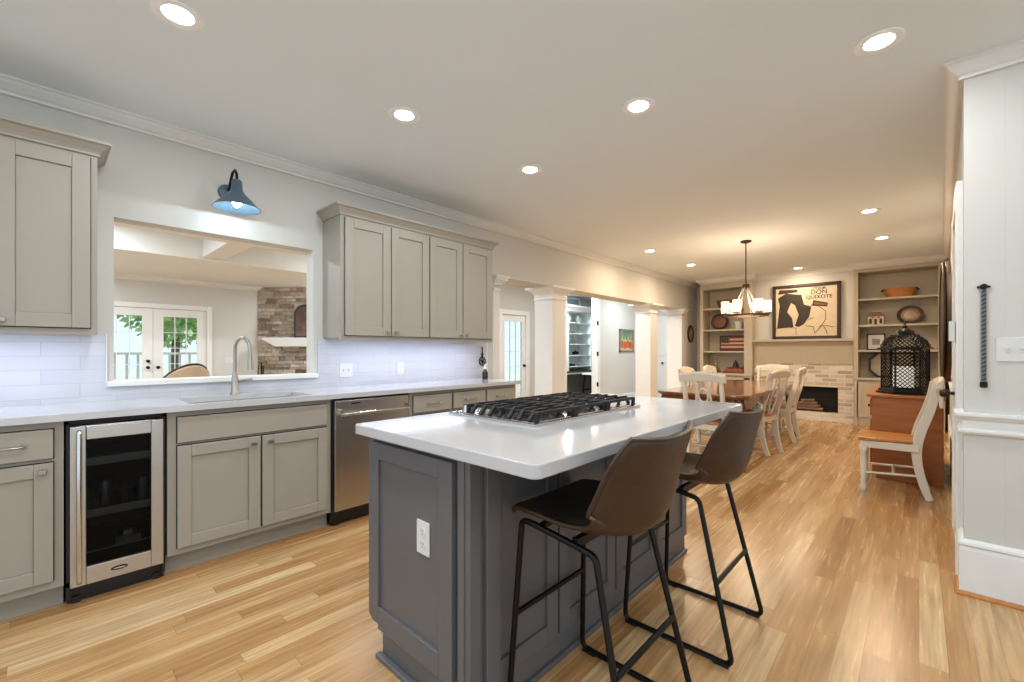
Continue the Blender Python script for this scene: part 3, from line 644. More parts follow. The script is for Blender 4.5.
# ================================================================== BAR STOOLS
def catmull(P, n):
    P = [Vector(p) for p in P]; out = []
    Q = [P[0]*2-P[1]]+P+[P[-1]*2-P[-2]]
    for i in range(1, len(Q)-2):
        for k in range(n):
            t = k/n; a, b, c, d = Q[i-1:i+3]
            out.append(.5*((2*b)+(c-a)*t+(2*a-5*b+4*c-d)*t*t+(3*b-a-3*c+d)*t**3))
    out.append(P[-1]); return out
def make_stool():
    r = thing('bar_stool', (0, 0, 0), '', 'bar stool', 'brown leather bar stools at the island')
    ctrl = [(-.225, .672), (-.205, .688), (-.12, .680), (0, .660), (.10, .650), (.172, .672), (.212, .745), (.230, .835), (.248, .91), (.262, .962)]
    path = catmull([(x, 0, z) for x, z in ctrl], 3); n = len(path)
    wd = catmull([(t, 0, w_) for t, w_ in zip([i/9 for i in range(10)], (.195, .205, .215, .225, .235, .240, .242, .240, .230, .205))], 3)
    lift = catmull([(t, 0, w_) for t, w_ in zip([i/9 for i in range(10)], (.0, .004, .016, .035, .065, .10, .105, .085, .065, .05))], 3)
    def surf(off=0, sc_=1, i0=0, i1=n):
        rings = []
        for i in range(i0, i1):
            p = path[i]; t = (path[min(i+1, n-1)]-path[max(i-1, 0)]).normalized(); nn = Vector((-t.z, 0, t.x))
            row = []
            for k in range(13):
                u = -1+2*k/12; l = lift[i].z*abs(u)**2.2
                row.append(p+nn*(l+off)+Vector((0, wd[i].z*u*sc_, 0)))
            rings.append(row)
        return rings
    MB().rings(surf(), closed=False).build('shell', M_leather, r, smooth=True, solid=.016, sub=1)
    ins = MB().rings(surf(.0095, .965, 1, n-1), closed=False)
    ins.build('upholstery', M_leatherin, r, smooth=True, solid=.004, sub=1)
    S = surf()
    edge = [row[0] for row in S]+[S[-1][k] for k in range(1, 12)]+[row[12] for row in reversed(S)]
    MB().tube(edge, .0075, 6).build('piping', M_leather, r, smooth=True)
    R = .0105
    for s in (-1, 1):
        ft, rt = (-.195, s*.185, .650), (.085, s*.175, .608)
        ff, rf = (-.225, s*.218, .012), (.225, s*.218, .012)
        MB().tube(fillet([(-.14, s*.184, .645), ft, (-.222, s*.216, .09), ff, (-.15, s*.218, .012)], .05, 5), R, 8).build('leg', M_black, r, smooth=True)
        MB().tube(fillet([(.03, s*.178, .618), rt, (.205, s*.212, .10), rf, (.15, s*.218, .012)], .045, 5), R, 8).build('leg', M_black, r, smooth=True)
        MB().tube([(-.16, s*.218, .012), (.16, s*.218, .012)], R, 8).build('floor_rail', M_black, r, smooth=True)
        MB().tube([(-.15, s*.184, .646), (.04, s*.178, .617)], R, 8).build('seat_rail', M_black, r, smooth=True)
        for x in (-.19, .185): MB().box(x-.028, x+.028, s*.218-.012, s*.218+.012, 0, .012).build('foot_pad', M_dark, r)
    MB().tube([(-.210, -.2, .335), (-.210, .2, .335)], .0095, 8).build('footrest', M_black, r, smooth=True)
    MB().tube([(.162, -.196, .30), (.162, .196, .30)], .0095, 8).build('crossbar', M_black, r, smooth=True)
    MB().box(-.13, -.11, -.17, .17, .638, .652).box(.0, .02, -.175, .175, .612, .640).build('seat_support', M_black, r)
    return r
s1 = make_stool(); s1.location = (-.780, 1.285, 0); s1['label'] = 'brown leather bar stool nearer the camera, at the front corner of the island'
s2 = clone(s1, (-.745, 2.01, 0), 0, 'brown leather bar stool farther from the camera, by the far end of the island')

# ================================================================== DINING SET
def sweep_flat(mb, pts, wy, wx):
    """post in the xz-plane swept: pts (x,y,z); wy = size across, wx = depth"""
    rings = []
    for i, p in enumerate(pts):
        p = Vector(p); d = (Vector(pts[min(i+1, len(pts)-1)])-Vector(pts[max(i-1, 0)])).normalized()
        nrm = Vector((d.z, 0, -d.x)).normalized(); k = wx[i] if isinstance(wx, list) else wx
        rings.append([p+nrm*a*k/2+Vector((0, bq*wy/2, 0)) for a, bq in ((-1, -1), (1, -1), (1, 1), (-1, 1))])
    mb.rings(rings); return mb
def make_chair():
    """faces -x, back at +x"""
    r = thing('dining_chair', (0, 0, 0), '', 'chair', 'antique white dining chairs')
    seat = [(-.24, -.235), (.15, -.195), (.17, 0), (.15, .195), (-.24, .235), (-.255, 0)]
    MB().prism(seat, 'z', .445, .475).build('seat', M_seatw, r, bev=.01)
    MB().box(-.22, -.195, -.19, .19, .385, .445).box(-.2, .15, -.21, -.185, .385, .445).box(-.2, .15, .185, .21, .385, .445).box(.13, .155, -.18, .18, .385, .445).build('seat_frame', M_chairw, r, bev=.004)
    for s in (-1, 1):
        pr = [(.014, 0), (.022, .02), (.024, .05), (.016, .075), (.022, .09), (.018, .12), (.024, .30), (.017, .33), (.025, .345), (.025, .36)]
        MB().lathe(pr, (-.205, s*.195, 0), 12).box(-.228, -.182, s*.195-.022, s*.195+.022, .36, .445).build('leg', M_chairw, r, smooth=True)
        back = catmull([(.215, s*.165, 0), (.175, s*.170, .12), (.142, s*.176, .28), (.136, s*.182, .42), (.162, s*.184, .56), (.205, s*.186, .70), (.238, s*.186, .83), (.254, s*.186, .95)], 3)
        wx = [.055+.02*math.sin(PI*i/(len(back)-1)) for i in range(len(back))]
        MB_ = MB(); sweep_flat(MB_, back, .032, [w_*.85 for w_ in wx]); MB_.build('back_post', M_chairw, r, bev=.005)
        MB().tube([(-.195, s*.195, .17), (.160, s*.176, .19)], .010, 8).build('stretcher', M_chairw, r, smooth=True)
    MB().tube([(-.01, -.19, .18), (-.01, .19, .18)], .010, 8).tube([(-.205, -.19, .27), (-.205, .19, .27)], .010, 8).build('stretcher', M_chairw, r, smooth=True)
    # crest rail, rolled and bowed
    cr = []
    for k in range(15):
        u = -1+2*k/14; x = .252+.022*(1-u*u); z = .93+.020*(1-u*u); h = .042+.010*(1-abs(u))
        cr.append([(x-.012, u*.235, z-h), (x+.014, u*.235, z-h), (x+.034, u*.235, z+h*.55), (x+.028, u*.235, z+h), (x+.004, u*.235, z+h), (x-.006, u*.235, z+h*.4)])
    MB().rings(cr).build('crest_rail', M_chairw, r, bev=.006)
    # splat: a lyre of two bowed strips with a ring
    sp = MB()
    for s in (-1, 1):
        pts = [(.155+.095*min(1, t*1.15)-.005*t, s*(.028+.045*math.sin(PI*min(1, t*1.0))**1.0), .47+.44*t) for t in [i/10 for i in range(11)]]
        sp.tube(pts, [.012]*11, 6)
    sp.tube([(.222+.018*math.sin(a), .048*math.cos(a), .75+.075*math.sin(a)) for a in [2*PI*i/16 for i in range(16)]], .010, 6, closed=True)
    sp.build('splat', M_chairw, r, smooth=True)
    return r
ch = make_chair(); ch.location = (-1.445, 5.90, 0); ch.rotation_euler = (0, 0, -.22); ch['label'] = 'white dining chair on the near right side of the table'
# table
TX, TY = -1.72, 6.08
tb = thing('dining_table', (TX, TY, 0), 'long glossy brown dining table with clipped corners and red-brown cabriole legs', 'table')
hx, hy, c_ = .48, 1.35, .10
def clip(hx, hy, c): return [(-hx+c, -hy), (hx-c, -hy), (hx-c*.45, -hy+c*.35), (hx, -hy+c), (hx, hy-c), (hx-c, hy), (-hx+c, hy), (-hx, hy-c), (-hx, -hy+c), (-hx+c*.45, -hy+c*.35)]
MB().prism(clip(hx, hy, c_), 'z', .735, .765).prism(clip(hx-.02, hy-.02, c_), 'z', .72, .736).build('table_top', M_table, tb, bev=.008)
ap = MB()
ap.box(-hx+.07, hx-.07, -hy+.07, -hy+.095, .61, .72).box(-hx+.07, hx-.07, hy-.095, hy-.07, .61, .72).box(-hx+.07, -hx+.095, -hy+.07, hy-.07, .61, .72).box(hx-.095, hx-.07, -hy+.07, hy-.07, .61, .72)
for i in range(9): ap.lathe([(0, 0), (.03, .0), (.03, .02), (0, .02)], (-hx+.12+i*(2*hx-.24)/8, -hy+.066, .615), 10, axis='y')
ap.build('apron', M_table, tb)
for sx in (-1, 1):
    for sy in (-1, 1):
        p = [(.0, .72), (.015, .64), (.04, .55), (.03, .42), (.0, .26), (-.012, .12), (.012, .05), (.035, .02), (.035, 0)]
        rr = [.045, .05, .052, .042, .03, .024, .024, .034, .034]
        MB().tube([(sx*(hx-.10+a), sy*(hy-.10+a), z) for a, z in p], rr, 10).build('leg', M_tableleg, tb, smooth=True)
clone(ch, (-1.41, 6.93, 0), 0, 'white dining chair on the far right side of the table, nearest the fireplace')
clone(ch, (-1.64, 4.90, 0), -PI/2, 'white dining chair at the near end of the table with its back to the camera')
clone(ch, (-1.70, 7.62, 0), PI/2, 'white dining chair at the far end of the table, in front of the firebox')
clone(ch, (-2.03, 5.92, 0), PI, 'white dining chair on the left side of the table, nearer the columns')
clone(ch, (-2.03, 6.80, 0), PI, 'white dining chair on the left side of the table, nearer the left bookcase')
c7 = clone(ch, (-.155, 5.05, 0), math.radians(2), 'white chair with wooden seat and ribbon bow standing before the sideboard')
rb = MB()
for s in (-1, 1):
    rb.tube([(0, 0, 0), (.01, s*.05, .035), (.015, s*.085, .02), (.01, s*.05, -.02), (0, 0, 0)], [.012, .022, .024, .02, .012], 8)
    rb.tube([(0, 0, 0), (.02, s*.03, -.06), (.025, s*.045, -.14)], [.012, .016, .013], 6)
rb.lathe([(0, -.022), (.024, -.01), (.024, .01), (0, .022)], n=10)
tag(rb.build('ribbon_bow', mat('cream ribbon', (214, 206, 188), .6), loc=(.108, 4.88, .90), smooth=True), 'cream ribbon bow tied on the top of the chair before the sideboard', 'ribbon')
# sideboard
sb = thing('sideboard', (-.1, 6.05, 0), 'honey pine sideboard along the right wall under the black lantern', 'sideboard'); o = sb.location
MB(o).box(-.33, .16, 5.42, 6.70, .06, .775).box(-.30, .16, 5.44, 6.68, 0, .06).build('body', M_side, sb, bev=.004)
MB(o).box(-.37, .175, 5.385, 6.73, .775, .805).build('top', M_side, sb, bev=.008)
for k in range(3):
    y0 = 5.46+k*.415; d = MB(o); d.box(-.348, -.33, y0, y0+.395, .12, .56); f = d.build('door', M_side, sb, bev=.006)
    knob_ = MB(o).lathe([(0, -.03), (.014, -.025), (.014, -.01), (.006, 0)], (-.348, y0+.35, .36), 10, axis='x').build('knob', M_bronze, f, smooth=True)
    d = MB(o).box(-.348, -.33, y0, y0+.395, .59, .75).build('drawer', M_side, sb, bev=.006)
    MB(o).lathe([(0, -.03), (.014, -.025), (.014, -.01), (.006, 0)], (-.348, y0+.2, .67), 10, axis='x').build('knob', M_bronze, d, smooth=True)
# lantern
def lattice(f, nu, nv, r_):
    m = MB(); S_ = 6
    for sg in (1, -1):
        for j in range(-nu, nv+1):
            pts = []
            for i in range(nu*2+1):
                u = i/(nu*2); v = (j+(u if sg > 0 else 1-u)*nu)/nv
                if -1e-6 <= v <= 1+1e-6: pts.append(f(u, min(1, max(0, v))))
            if len(pts) > 1: m.tube(pts, r_, 4)
    return m
LL = Vector((-.10, 5.66, .805))
ln = thing('candle_lantern', LL, 'large black pierced-metal hexagonal lantern with domed top on the sideboard', 'lantern', rz=math.radians(8))
hexa = lambda r_, z, rot=0: [(r_*math.cos(rot+k*PI/3), r_*math.sin(rot+k*PI/3), z) for k in range(6)]
MB().rings([hexa(.215, 0), hexa(.215, .018), hexa(.20, .022), hexa(.195, .045), hexa(.18, .05)]).build('base', M_black, ln)
HB0, HB1, HR = .05, .435, .172
for k in range(6):
    a0, a1 = k*PI/3, (k+1)*PI/3; P0 = Vector((HR*math.cos(a0), HR*math.sin(a0), 0)); P1 = Vector((HR*math.cos(a1), HR*math.sin(a1), 0))
    lattice(lambda u, v: P0.lerp(P1, u)+Vector((0, 0, HB0+(HB1-HB0)*v)), 5, 11, .0036).build('pierced_panel', M_black, ln)
    MB().box(P0.x-.007, P0.x+.007, P0.y-.007, P0.y+.007, HB0, HB1).bar(P0+Vector((0, 0, HB0+.008)), P1+Vector((0, 0, HB0+.008)), .01, .016).bar(P0+Vector((0, 0, HB1-.008)), P1+Vector((0, 0, HB1-.008)), .01, .016).build('frame_bar', M_black, ln)
prof = [(.185, .44), (.180, .465), (.160, .505), (.128, .535), (.100, .556)]
def roof(k):
    a0, a1 = k*PI/3, (k+1)*PI/3
    def f(u, v):
        t = min(v, .9999)*(len(prof)-1); i = int(t); t -= i
        r_ = prof[i][0]*(1-t)+prof[i+1][0]*t; z = prof[i][1]*(1-t)+prof[i+1][1]*t
        return Vector((math.cos(a0), math.sin(a0), 0)).lerp(Vector((math.cos(a1), math.sin(a1), 0)), u)*r_+Vector((0, 0, z))
    return f
for k in range(6): lattice(roof(k), 5, 4, .0042).build('pierced_roof', M_black, ln)
MB().rings([hexa(.205, .430), hexa(.205, .440), hexa(.17, .445)]).rings([hexa(.105, .556), hexa(.105, .566), hexa(.07, .57)]).build('roof_rim', M_black, ln)
MB().lathe([(.075, .565), (.068, .595), (.04, .62), (.016, .635), (.022, .645), (.01, .655), (.006, .66)], n=12).tube([(.0, .022*math.cos(a), .675+.022*math.sin(a)) for a in [2*PI*i/14 for i in range(14)]], .005, 6, closed=True).build('finial', M_black, ln, smooth=True)
cd = tag(MB().lathe([(.075, 0), (.078, .01), (.078, .20), (.07, .205), (0, .19)], n=20).build('pillar_candle', M_wax, loc=(LL.x-.01, LL.y, LL.z+.052), smooth=True), 'thick white pillar candle glowing inside the black lantern', 'candle')
# round dark disc on the right wall
dk = thing('round_wall_disc', (.235, 6.55, 1.52), 'large round dark wood disc hung on the right wall above the sideboard', 'wall decoration')
MB().lathe([(0, -.055), (.50, -.055), (.56, -.045), (.60, -.05), (.64, -.03), (.65, 0), (0, 0)], n=48, axis='x').build('disc', M_darkwood, dk, smooth=True)
MB().tube([(-.052, .62*math.cos(a), .62*math.sin(a)) for a in [2*PI*i/48 for i in range(48)]], .012, 6, closed=True).build('rim', M_bronze, dk, smooth=True)

# ================================================================== CHANDELIER
cl = Vector((-1.656, 6.27, CZ))
chd = thing('chandelier', cl, 'bronze ring chandelier with glass cylinder shades over the dining table', 'chandelier')
MB().lathe([(0, 0), (.065, 0), (.065, -.018), (.03, -.03), (.01, -.032)], n=20).build('canopy', M_bronze, chd, smooth=True)
MB().tube([(0, 0, -.03), (0, 0, -.58)], .008, 8).build('rod', M_bronze, chd, smooth=True)
MB().lathe([(.01, -.56), (.04, -.565), (.045, -.60), (.03, -.63), (.01, -.635)], n=16).build('hub', M_bronze, chd, smooth=True)
RZ = -.985
MB().rings([[(r_*math.cos(a), r_*math.sin(a), z) for a in [2*PI*i/36 for i in range(36)]] for r_, z in ((.225, RZ), (.262, RZ), (.262, RZ+.022), (.225, RZ+.022), (.225, RZ))], cap=False).build('ring', M_bronze, chd, smooth=True)
for k in range(6):
    a = k*PI/3+.35; ca, sa = math.cos(a), math.sin(a)
    MB().tube([(r_*ca, r_*sa, z) for r_, z in ((.03, -.60), (.055, -.68), (.10, -.80), (.16, -.91), (.235, RZ+.015))], [.007, .008, .009, .009, .008], 8).build('arm', M_nickel, chd, smooth=True)
    cx, cy = .244*ca, .244*sa
    MB().lathe([(.05, RZ+.03), (.05, RZ+.042), (.016, RZ+.046), (.016, RZ+.08), (0, RZ+.08)], (cx, cy, 0), 16).build('lamp_holder', M_bronze, chd, smooth=True)
    MB().rings([[(cx+r_*math.cos(t), cy+r_*math.sin(t), z) for t in [2*PI*i/18 for i in range(18)]] for r_, z in ((.048, RZ+.04), (.048, RZ+.20), (.045, RZ+.20), (.045, RZ+.04))], cap=False).build('lamp_shade', M_frost, chd, smooth=True)
    MB().lathe([(.01, RZ+.08), (.024, RZ+.11), (.024, RZ+.135), (.01, RZ+.165), (0, RZ+.168)], (cx, cy, 0), 12).build('bulb', M_bulb, chd, smooth=True)
lamp('chandelier_lamp', 'POINT', (0, 0, RZ+.12), 42, WARM, chd, .20)

# ================================================================== RECESSED LIGHTS
DL = [(-2.32, .40, 'K', 'recessed ceiling light nearest the left edge of the photo'), (-2.30, 1.51, 'K', 'recessed ceiling light in front of the four-door wall cabinet'),
      (-2.26, 2.645, 'K', 'recessed ceiling light above the far end of the long counter'), (-1.207, 2.39, 'K', 'recessed ceiling light above the island'),
      (-.136, 2.654, 'K', 'recessed ceiling light nearest the right wall corner'), (-.376, 5.79, 'D', 'recessed ceiling light above the sideboard chair'),
      (-.345, 7.28, 'D', 'recessed ceiling light on the right before the bookcase'), (-2.83, 5.96, 'D', 'recessed ceiling light on the left before the far column'),
      (-2.79, 7.40, 'D', 'recessed ceiling light before the left bookcase'), (-1.535, 8.93, 'D', 'recessed ceiling light above the fireplace poster')]
EX = [(-1.2, .35, 'K'), (-.1, .4, 'K'), (1.5, 1.2, 'K'), (-1.2, -.9, 'K'), (1.5, -.6, 'K')]  # unseen fixtures added over the camera to light the kitchen
def downlight(x, y, z, kind, label, cat='ceiling light', group='recessed ceiling lights', p=None):
    r = thing('recessed_light', (x, y, z), label, cat, group)
    MB().rings([[(q_*math.cos(t), q_*math.sin(t), zz) for t in [2*PI*i/28 for i in range(28)]] for q_, zz in ((.056, .0), (.094, 0), (.094, -.003), (.088, -.006), (.056, -.0005), (.056, 0.0))], cap=False).build('trim_ring', M_ringw, r, smooth=True)
    MB().lathe([(0, 0), (.057, 0), (.057, -.0012), (0, -.0012)], n=28).build('lens', M_led, r)
    c, w_ = {'K': (NEUT, KITCHEN_W), 'D': (WARM, DINING_W), 'H': (COOL, HALL_W)}[kind]
    lamp('downlight_lamp', 'AREA', (0, 0, -.015), p or w_, c, r, .12, spread=math.radians(180))
    return r
for x, y, k, l in DL: downlight(x, y, CZ, k, l, p=13 if y > 8.5 else None)
for x, y, k in EX: downlight(x, y, CZ, k, 'unseen recessed ceiling light added above the camera')
for x, y in ((-9.3, .1), (-9.3, 4.4), (-5.2, .2), (-5.2, 4.0)): downlight(x, y, 2.618, 'H', 'unseen recessed light added to brighten the great room', group='added great room lights', p=55)  # hidden fixtures added to brighten the great room
for x, y in ((-7.35, .2), (-7.35, 4.3)): downlight(x, y, 2.978, 'H', 'unseen light added high in the coffers to brighten the great room', group='added great room lights', p=60)  # added out of view to light up the ceiling recess
for x, y in ((-4.6, 5.0), (-4.5, 7.0), (-4.5, 9.4)): downlight(x, y, 2.659, 'H', 'unseen recessed light added to brighten the hall', group='added hall lights')  # hall lights added behind the header, out of view
downlight(-5.95, 8.3, 2.659, 'H', 'unseen recessed light added to brighten the office', group='added office lights', p=70)  # unseen source added because the office was too dark
tag(MB((-7.4, 1.35, 2.97)).box(-7.55, -7.25, 1.28, 1.42, 2.965, 2.98).build('ceiling_vent', M_dark), 'small dark vent in the coffered great room ceiling', 'vent')

# ================================================================== FAR WALL: BUILT-INS AND FIREPLACE
def bookcase(x0, x1, i0, i1, ztop, shelves, label):
    o = ((x0+x1)/2, 9.4, 0); r = thing('bookcase', o, label, 'bookcase', 'built-in bookcases'); Y0 = 9.15
    MB(o).box(x0, i0, Y0, 9.745, 0, 2.56).box(i1, x1, Y0, 9.745, 0, 2.56).box(i0, i1, Y0, 9.745, ztop, 2.56).box(x0, x1, Y0+.02, 9.745, 0, .74).box(i0, i1, 9.55, 9.745, .74, ztop).build('carcass', M_book, r)
    MB(o).box(x0+.001, x1-.001, Y0-.03, 9.55, .74, .775).build('ledge', M_book, r, bev=.005)
    for z in shelves: MB(o).box(i0, i1, Y0+.015, 9.55, z-.03, z).build('shelf', M_book, r)
    MB(o).mould((x0, Y0, CZ), (x1, Y0, CZ), (0, -1, 0), CROWN, 1, 1).mould((x0, 9.36, CZ), (x0, Y0, CZ), (-1, 0, 0), CROWN, 0, 1).mould((x1, Y0, CZ), (x1, 9.36, CZ), (1, 0, 0), CROWN, 1, 0).box(x0, x1, Y0, 9.745, 2.555, CZ-.002).build('crown', M_trim, r)
    n = 2; wd = (x1-x0-.06)/n
    for k in range(n):
        a = x0+.03+k*wd+.01; b_ = a+wd-.02; m = MB(o)
        s = .06; t0, t1 = Y0, Y0+.02
        m.box(a, a+s, t0, t1, .13, .70).box(b_-s, b_, t0, t1, .13, .70).box(a+s, b_-s, t0, t1, .13, .13+s).box(a+s, b_-s, t0, t1, .70-s, .70).box(a+s, b_-s, t0+.01, t1, .13+s, .70-s)
        m.build('door', M_book, r)
    return r
bookcase(-3.27, -2.31, -3.21, -2.45, 2.45, (2.065, 1.64, 1.213), 'greige built-in bookcase left of the fireplace')
bookcase(-.79, .285, -.735, .212, 2.50, (2.068, 1.64, 1.23), 'greige built-in bookcase right of the fireplace')
fpO = Vector((-1.55, 9.3, 0)); fp = thing('fireplace', fpO, 'whitewashed brick fireplace with painted mantel between the bookcases', 'fireplace')
FB = (-2.02, -1.01, .15, .59)
MB(fpO).box(cx0+.002, FB[0], 9.25, FY+.018, 0, 1.0).box(FB[1], cx1-.002, 9.25, FY+.018, 0, 1.0).box(FB[0], FB[1], 9.25, FY+.018, FB[3], 1.0).box(FB[0], FB[1], 9.25, FY+.018, 0, FB[2]).build('brick_surround', M_brick, fp)
MB(fpO).box(FB[0], FB[1], FY+.005, FY+.018, FB[2], FB[3]).box(FB[0], FB[0]+.02, 9.252, FY+.01, FB[2], FB[3]).box(FB[1]-.02, FB[1], 9.252, FY+.01, FB[2], FB[3]).build('firebox', M_soot, fp)
MB(fpO).box(cx0+.002, cx1-.002, 9.27, FY+.018, 1.0, 1.31).box(cx0+.002, cx1-.002, 9.24, 9.27, .985, 1.02).build('frieze', M_book, fp)
m = MB(fpO).mould((cx0+.001, 9.27, 1.30), (cx1-.001, 9.27, 1.30), (0, -1, 0), [(0, 0), (.01, 0), (.02, .02), (.05, .05), (.06, .055), (.06, .075), (.04, .08), (0, .08)])
m.box(cx0+.002, cx1-.002, 9.155, FY-.002, 1.38, 1.425).build('mantel_shelf', M_book, fp, bev=.005)
logs = thing('log_grate', (-1.45, 9.31, .15), 'dark fire logs resting in the firebox', 'logs')
for k in range(4):
    MB().tube([(-.25+.05*k, -.02+.01*(k % 2), .04+.045*k), (.22-.04*k, .0, .045+.05*k)], .028, 10).build('log', mat('fire log', (118, 96, 76), .9, var=.3), logs, smooth=True)
MB().box(-.3, .3, -.03, .03, 0, .012).build('grate', M_black, logs)
# poster
pc = thing('framed_poster', (-1.492, 9.335, 1.426), 'large dark-framed black and cream poster leaning on the mantel', 'picture'); pc.rotation_euler = (math.radians(-.8), 0, 0)
PW, PH = 1.03, .99; hw = PW/2
MB().box(-hw, -hw+.055, -.035, 0, 0, PH).box(hw-.055, hw, -.035, 0, 0, PH).box(-hw, hw, -.035, 0, 0, .055).box(-hw, hw, -.035, 0, PH-.055, PH).build('frame', M_darkwood, pc, bev=.004)
MB().box(-hw+.05, hw-.05, -.018, -.012, .05, PH-.05).build('print', M_cream, pc)
def patch(poly, m=M_ink, name='printed_shape', d=.019, t=.001):
    MB().prism(poly, 'y', -d, -d+t+.001).build(name, m, pc)
patch([(-.44, .20), (-.40, .62), (-.43, .76), (-.30, .84), (-.06, .80), (-.02, .62), (.09, .58), (.06, .40), (-.02, .27), (-.10, .22), (-.16, .24), (-.10, .44), (-.16, .62), (-.22, .66), (-.28, .50), (-.20, .38), (-.18, .22)])
patch([(-.43, .83), (-.12, .85), (-.12, .90), (-.40, .91)]); patch([(.10, .60), (.32, .56), (.33, .63), (.12, .69)])
patch([(.125, .615), (.31, .58), (.315, .615), (.13, .665)], M_wood, d=.0205)
lines = MB()
for pl in ([(.08, .60), (.2, .58), (.3, .48), (.3, .34), (.22, .2), (.14, .10)], [(.2, .22), (.28, .24), (.42, .2)], [(.0, .24), (.12, .22), (.14, .12)], [(-.46, .2), (-.3, .23), (-.14, .20), (-.14, .08)], [(.27, .22), (.31, .14), (.32, .08)], [(.04, .35), (.12, .38)]):
    lines.tube([(x, -.0195, z) for x, z in pl], .0045, 4)
lines.build('printed_line', M_ink, pc)
def text(s, x, z, size, par=pc, m=M_ink, y=-.0195, name='lettering', rot=(PI/2, 0, 0), loc=None):
    cu = bpy.data.curves.new(name, 'FONT'); cu.body = s; cu.size = size; cu.extrude = .001; cu.align_x = 'CENTER'; cu.offset = .0015
    t0 = bpy.data.objects.new(name+'_curve', cu); COL.objects.link(t0); bpy.context.view_layer.update()
    me = bpy.data.meshes.new_from_object(t0.evaluated_get(bpy.context.evaluated_depsgraph_get())); bpy.data.objects.remove(t0)
    o = bpy.data.objects.new(name, me); me.materials.clear(); COL.objects.link(o); o.rotation_euler = rot; o.location = loc or (x, y, z); o.parent = par; o.data.materials.append(m); return o
text('DON', .20, .795, .105); text('QUIXOTE', .20, .715, .088)
text('LYCEUM', .20, .877, .052)
# --- shelf ornaments
def at(x, z, y=9.36): return (x, y, z)
def lathe_thing(name, loc, prof, m, label, cat, n=24, **k):
    return tag(MB().lathe(prof, n=n).build(name, m, loc=loc, smooth=True, **k), label, cat)
def oblong(name, loc, L, W, H, m, label, handles=False):
    r = thing(name, loc, label, 'bowl'); o = MB()
    ring = lambda f, z: [(L*f*math.cos(a)*(1), W*f*math.sin(a), z) for a in [2*PI*i/28 for i in range(28)]]
    o.rings([ring(.75, 0), ring(.9, H*.5), ring(1, H), ring(.94, H), ring(.83, H*.5), ring(.68, .015)]); o.build('bowl', m, r, smooth=True)
    if handles:
        for s in (-1, 1): MB().tube([(s*L*.96, -.05, H*.9), (s*L*1.10, -.03, H*.75), (s*L*1.10, .03, H*.75), (s*L*.96, .05, H*.9)], .009, 6).build('handle', M_black, r, smooth=True)
    return r
oblong('dough_bowl', at(-2.80, 2.065), .22, .11, .17, M_wood, 'brown wooden dough bowl on the top shelf of the left bookcase')
def plate_thing(name, loc, rx_, rz_, m1, m2, label, n=28):
    r = thing(name, loc, label, 'plate'); r.rotation_euler = (math.radians(-9), 0, 0)
    ring = lambda f, y: [(rx_*f*math.cos(a), y, rz_+rz_*f*math.sin(a)) for a in [2*PI*i/n for i in range(n)]]
    MB().rings([ring(.6, 0), ring(1, -.018), ring(1, -.026), ring(.66, -.012)]).build('rim', m1, r, smooth=True)
    MB().rings([ring(.72, -.012), ring(.68, -.017), ring(.4, -.019)]).build('center', m2, r, smooth=True)
    return r
plate_thing('decorative_plate', at(-2.98, 1.64, 9.42), .17, .17, M_darkwood, M_wood, 'round brown plate standing on the second shelf of the left bookcase')
lathe_thing('white_pot', at(-2.60, 1.64), [(0, 0), (.05, 0), (.07, .13), (.078, .15), (.07, .15), (.06, .03), (0, .02)], M_trim, 'small white pot on the second shelf of the left bookcase', 'pot')
flg = thing('flag_sign', at(-2.73, 1.213, 9.42), 'framed wooden stars-and-stripes flag on the third shelf of the left bookcase', 'sign')
MB().box(-.24, .24, -.02, 0, 0, .31).build('frame', M_darkwood, flg)
mr, mw, mn = mat('flag red', (122, 52, 38), .7), mat('flag cream', (196, 172, 140), .7), mat('flag navy', (62, 52, 50), .7)
for k in range(7): MB().box(-.215, .215, -.026, -.02, .025+k*.0371, .025+(k+1)*.0371).build('stripe', mr if k % 2 == 0 else mw, flg)
MB().box(-.215, -.05, -.029, -.021, .155, .285).build('canton', mn, flg)
m = MB()
for i in range(4):
    for j in range(3): m.lathe([(.007, -.0305), (0, -.031)], (-.195+i*.042, 0, .178+j*.042), 5, axis='y')
m.build('stars', mw, flg)
lathe_thing('glass_decanter', at(-3.03, .775), [(0, 0), (.10, 0), (.105, .02), (.05, .10), (.022, .17), (.02, .30), (.03, .32), (.024, .32), (.016, .30)], glass('decanter glass', (225, 225, 215), 1.2), 'clear glass ship decanter on the bottom shelf of the left bookcase', 'decanter')
bks = [(.40, .045, (120, 60, 36)), (.34, .04, (146, 80, 48)), (.26, .03, (96, 52, 34))]; z = .775
for k, (w_, h, c) in enumerate(bks):
    r = thing('book', (-2.66, 9.36, z), 'brown book in the flat pile on the left bookcase ledge, ' + ('bottom one', 'middle one', 'top one')[k], 'book', 'books lying in a pile')
    cm = mat('book cover', c, .6)
    MB().box(-w_/2, w_/2, -.11, .11, 0, .006).box(-w_/2, w_/2, -.11, .11, h-.006, h).box(-w_/2, w_/2, -.115, -.108, 0, h).build('cover', cm, r)
    MB().box(-w_/2+.006, w_/2-.006, -.106, .104, .006, h-.006).build('pages', M_cream, r); z += h
lathe_thing('wooden_bell', (-2.66, 9.36, z), [(0, 0), (.055, 0), (.05, .03), (.035, .09), (.02, .12), (.012, .14), (0, .145)], M_darkwood, 'small dark bell-shaped ornament on top of the book pile', 'ornament')
oblong('wooden_trug', at(-.225, 2.068), .205, .11, .155, M_bowl, 'orange oval wooden bowl with black handles on the top shelf of the right bookcase', True)
hs = thing('model_house', at(-.52, 1.64), 'small cream model house on the second shelf of the right bookcase', 'ornament')
MB().box(-.10, .10, -.06, .06, 0, .14).build('walls', M_cream, hs)
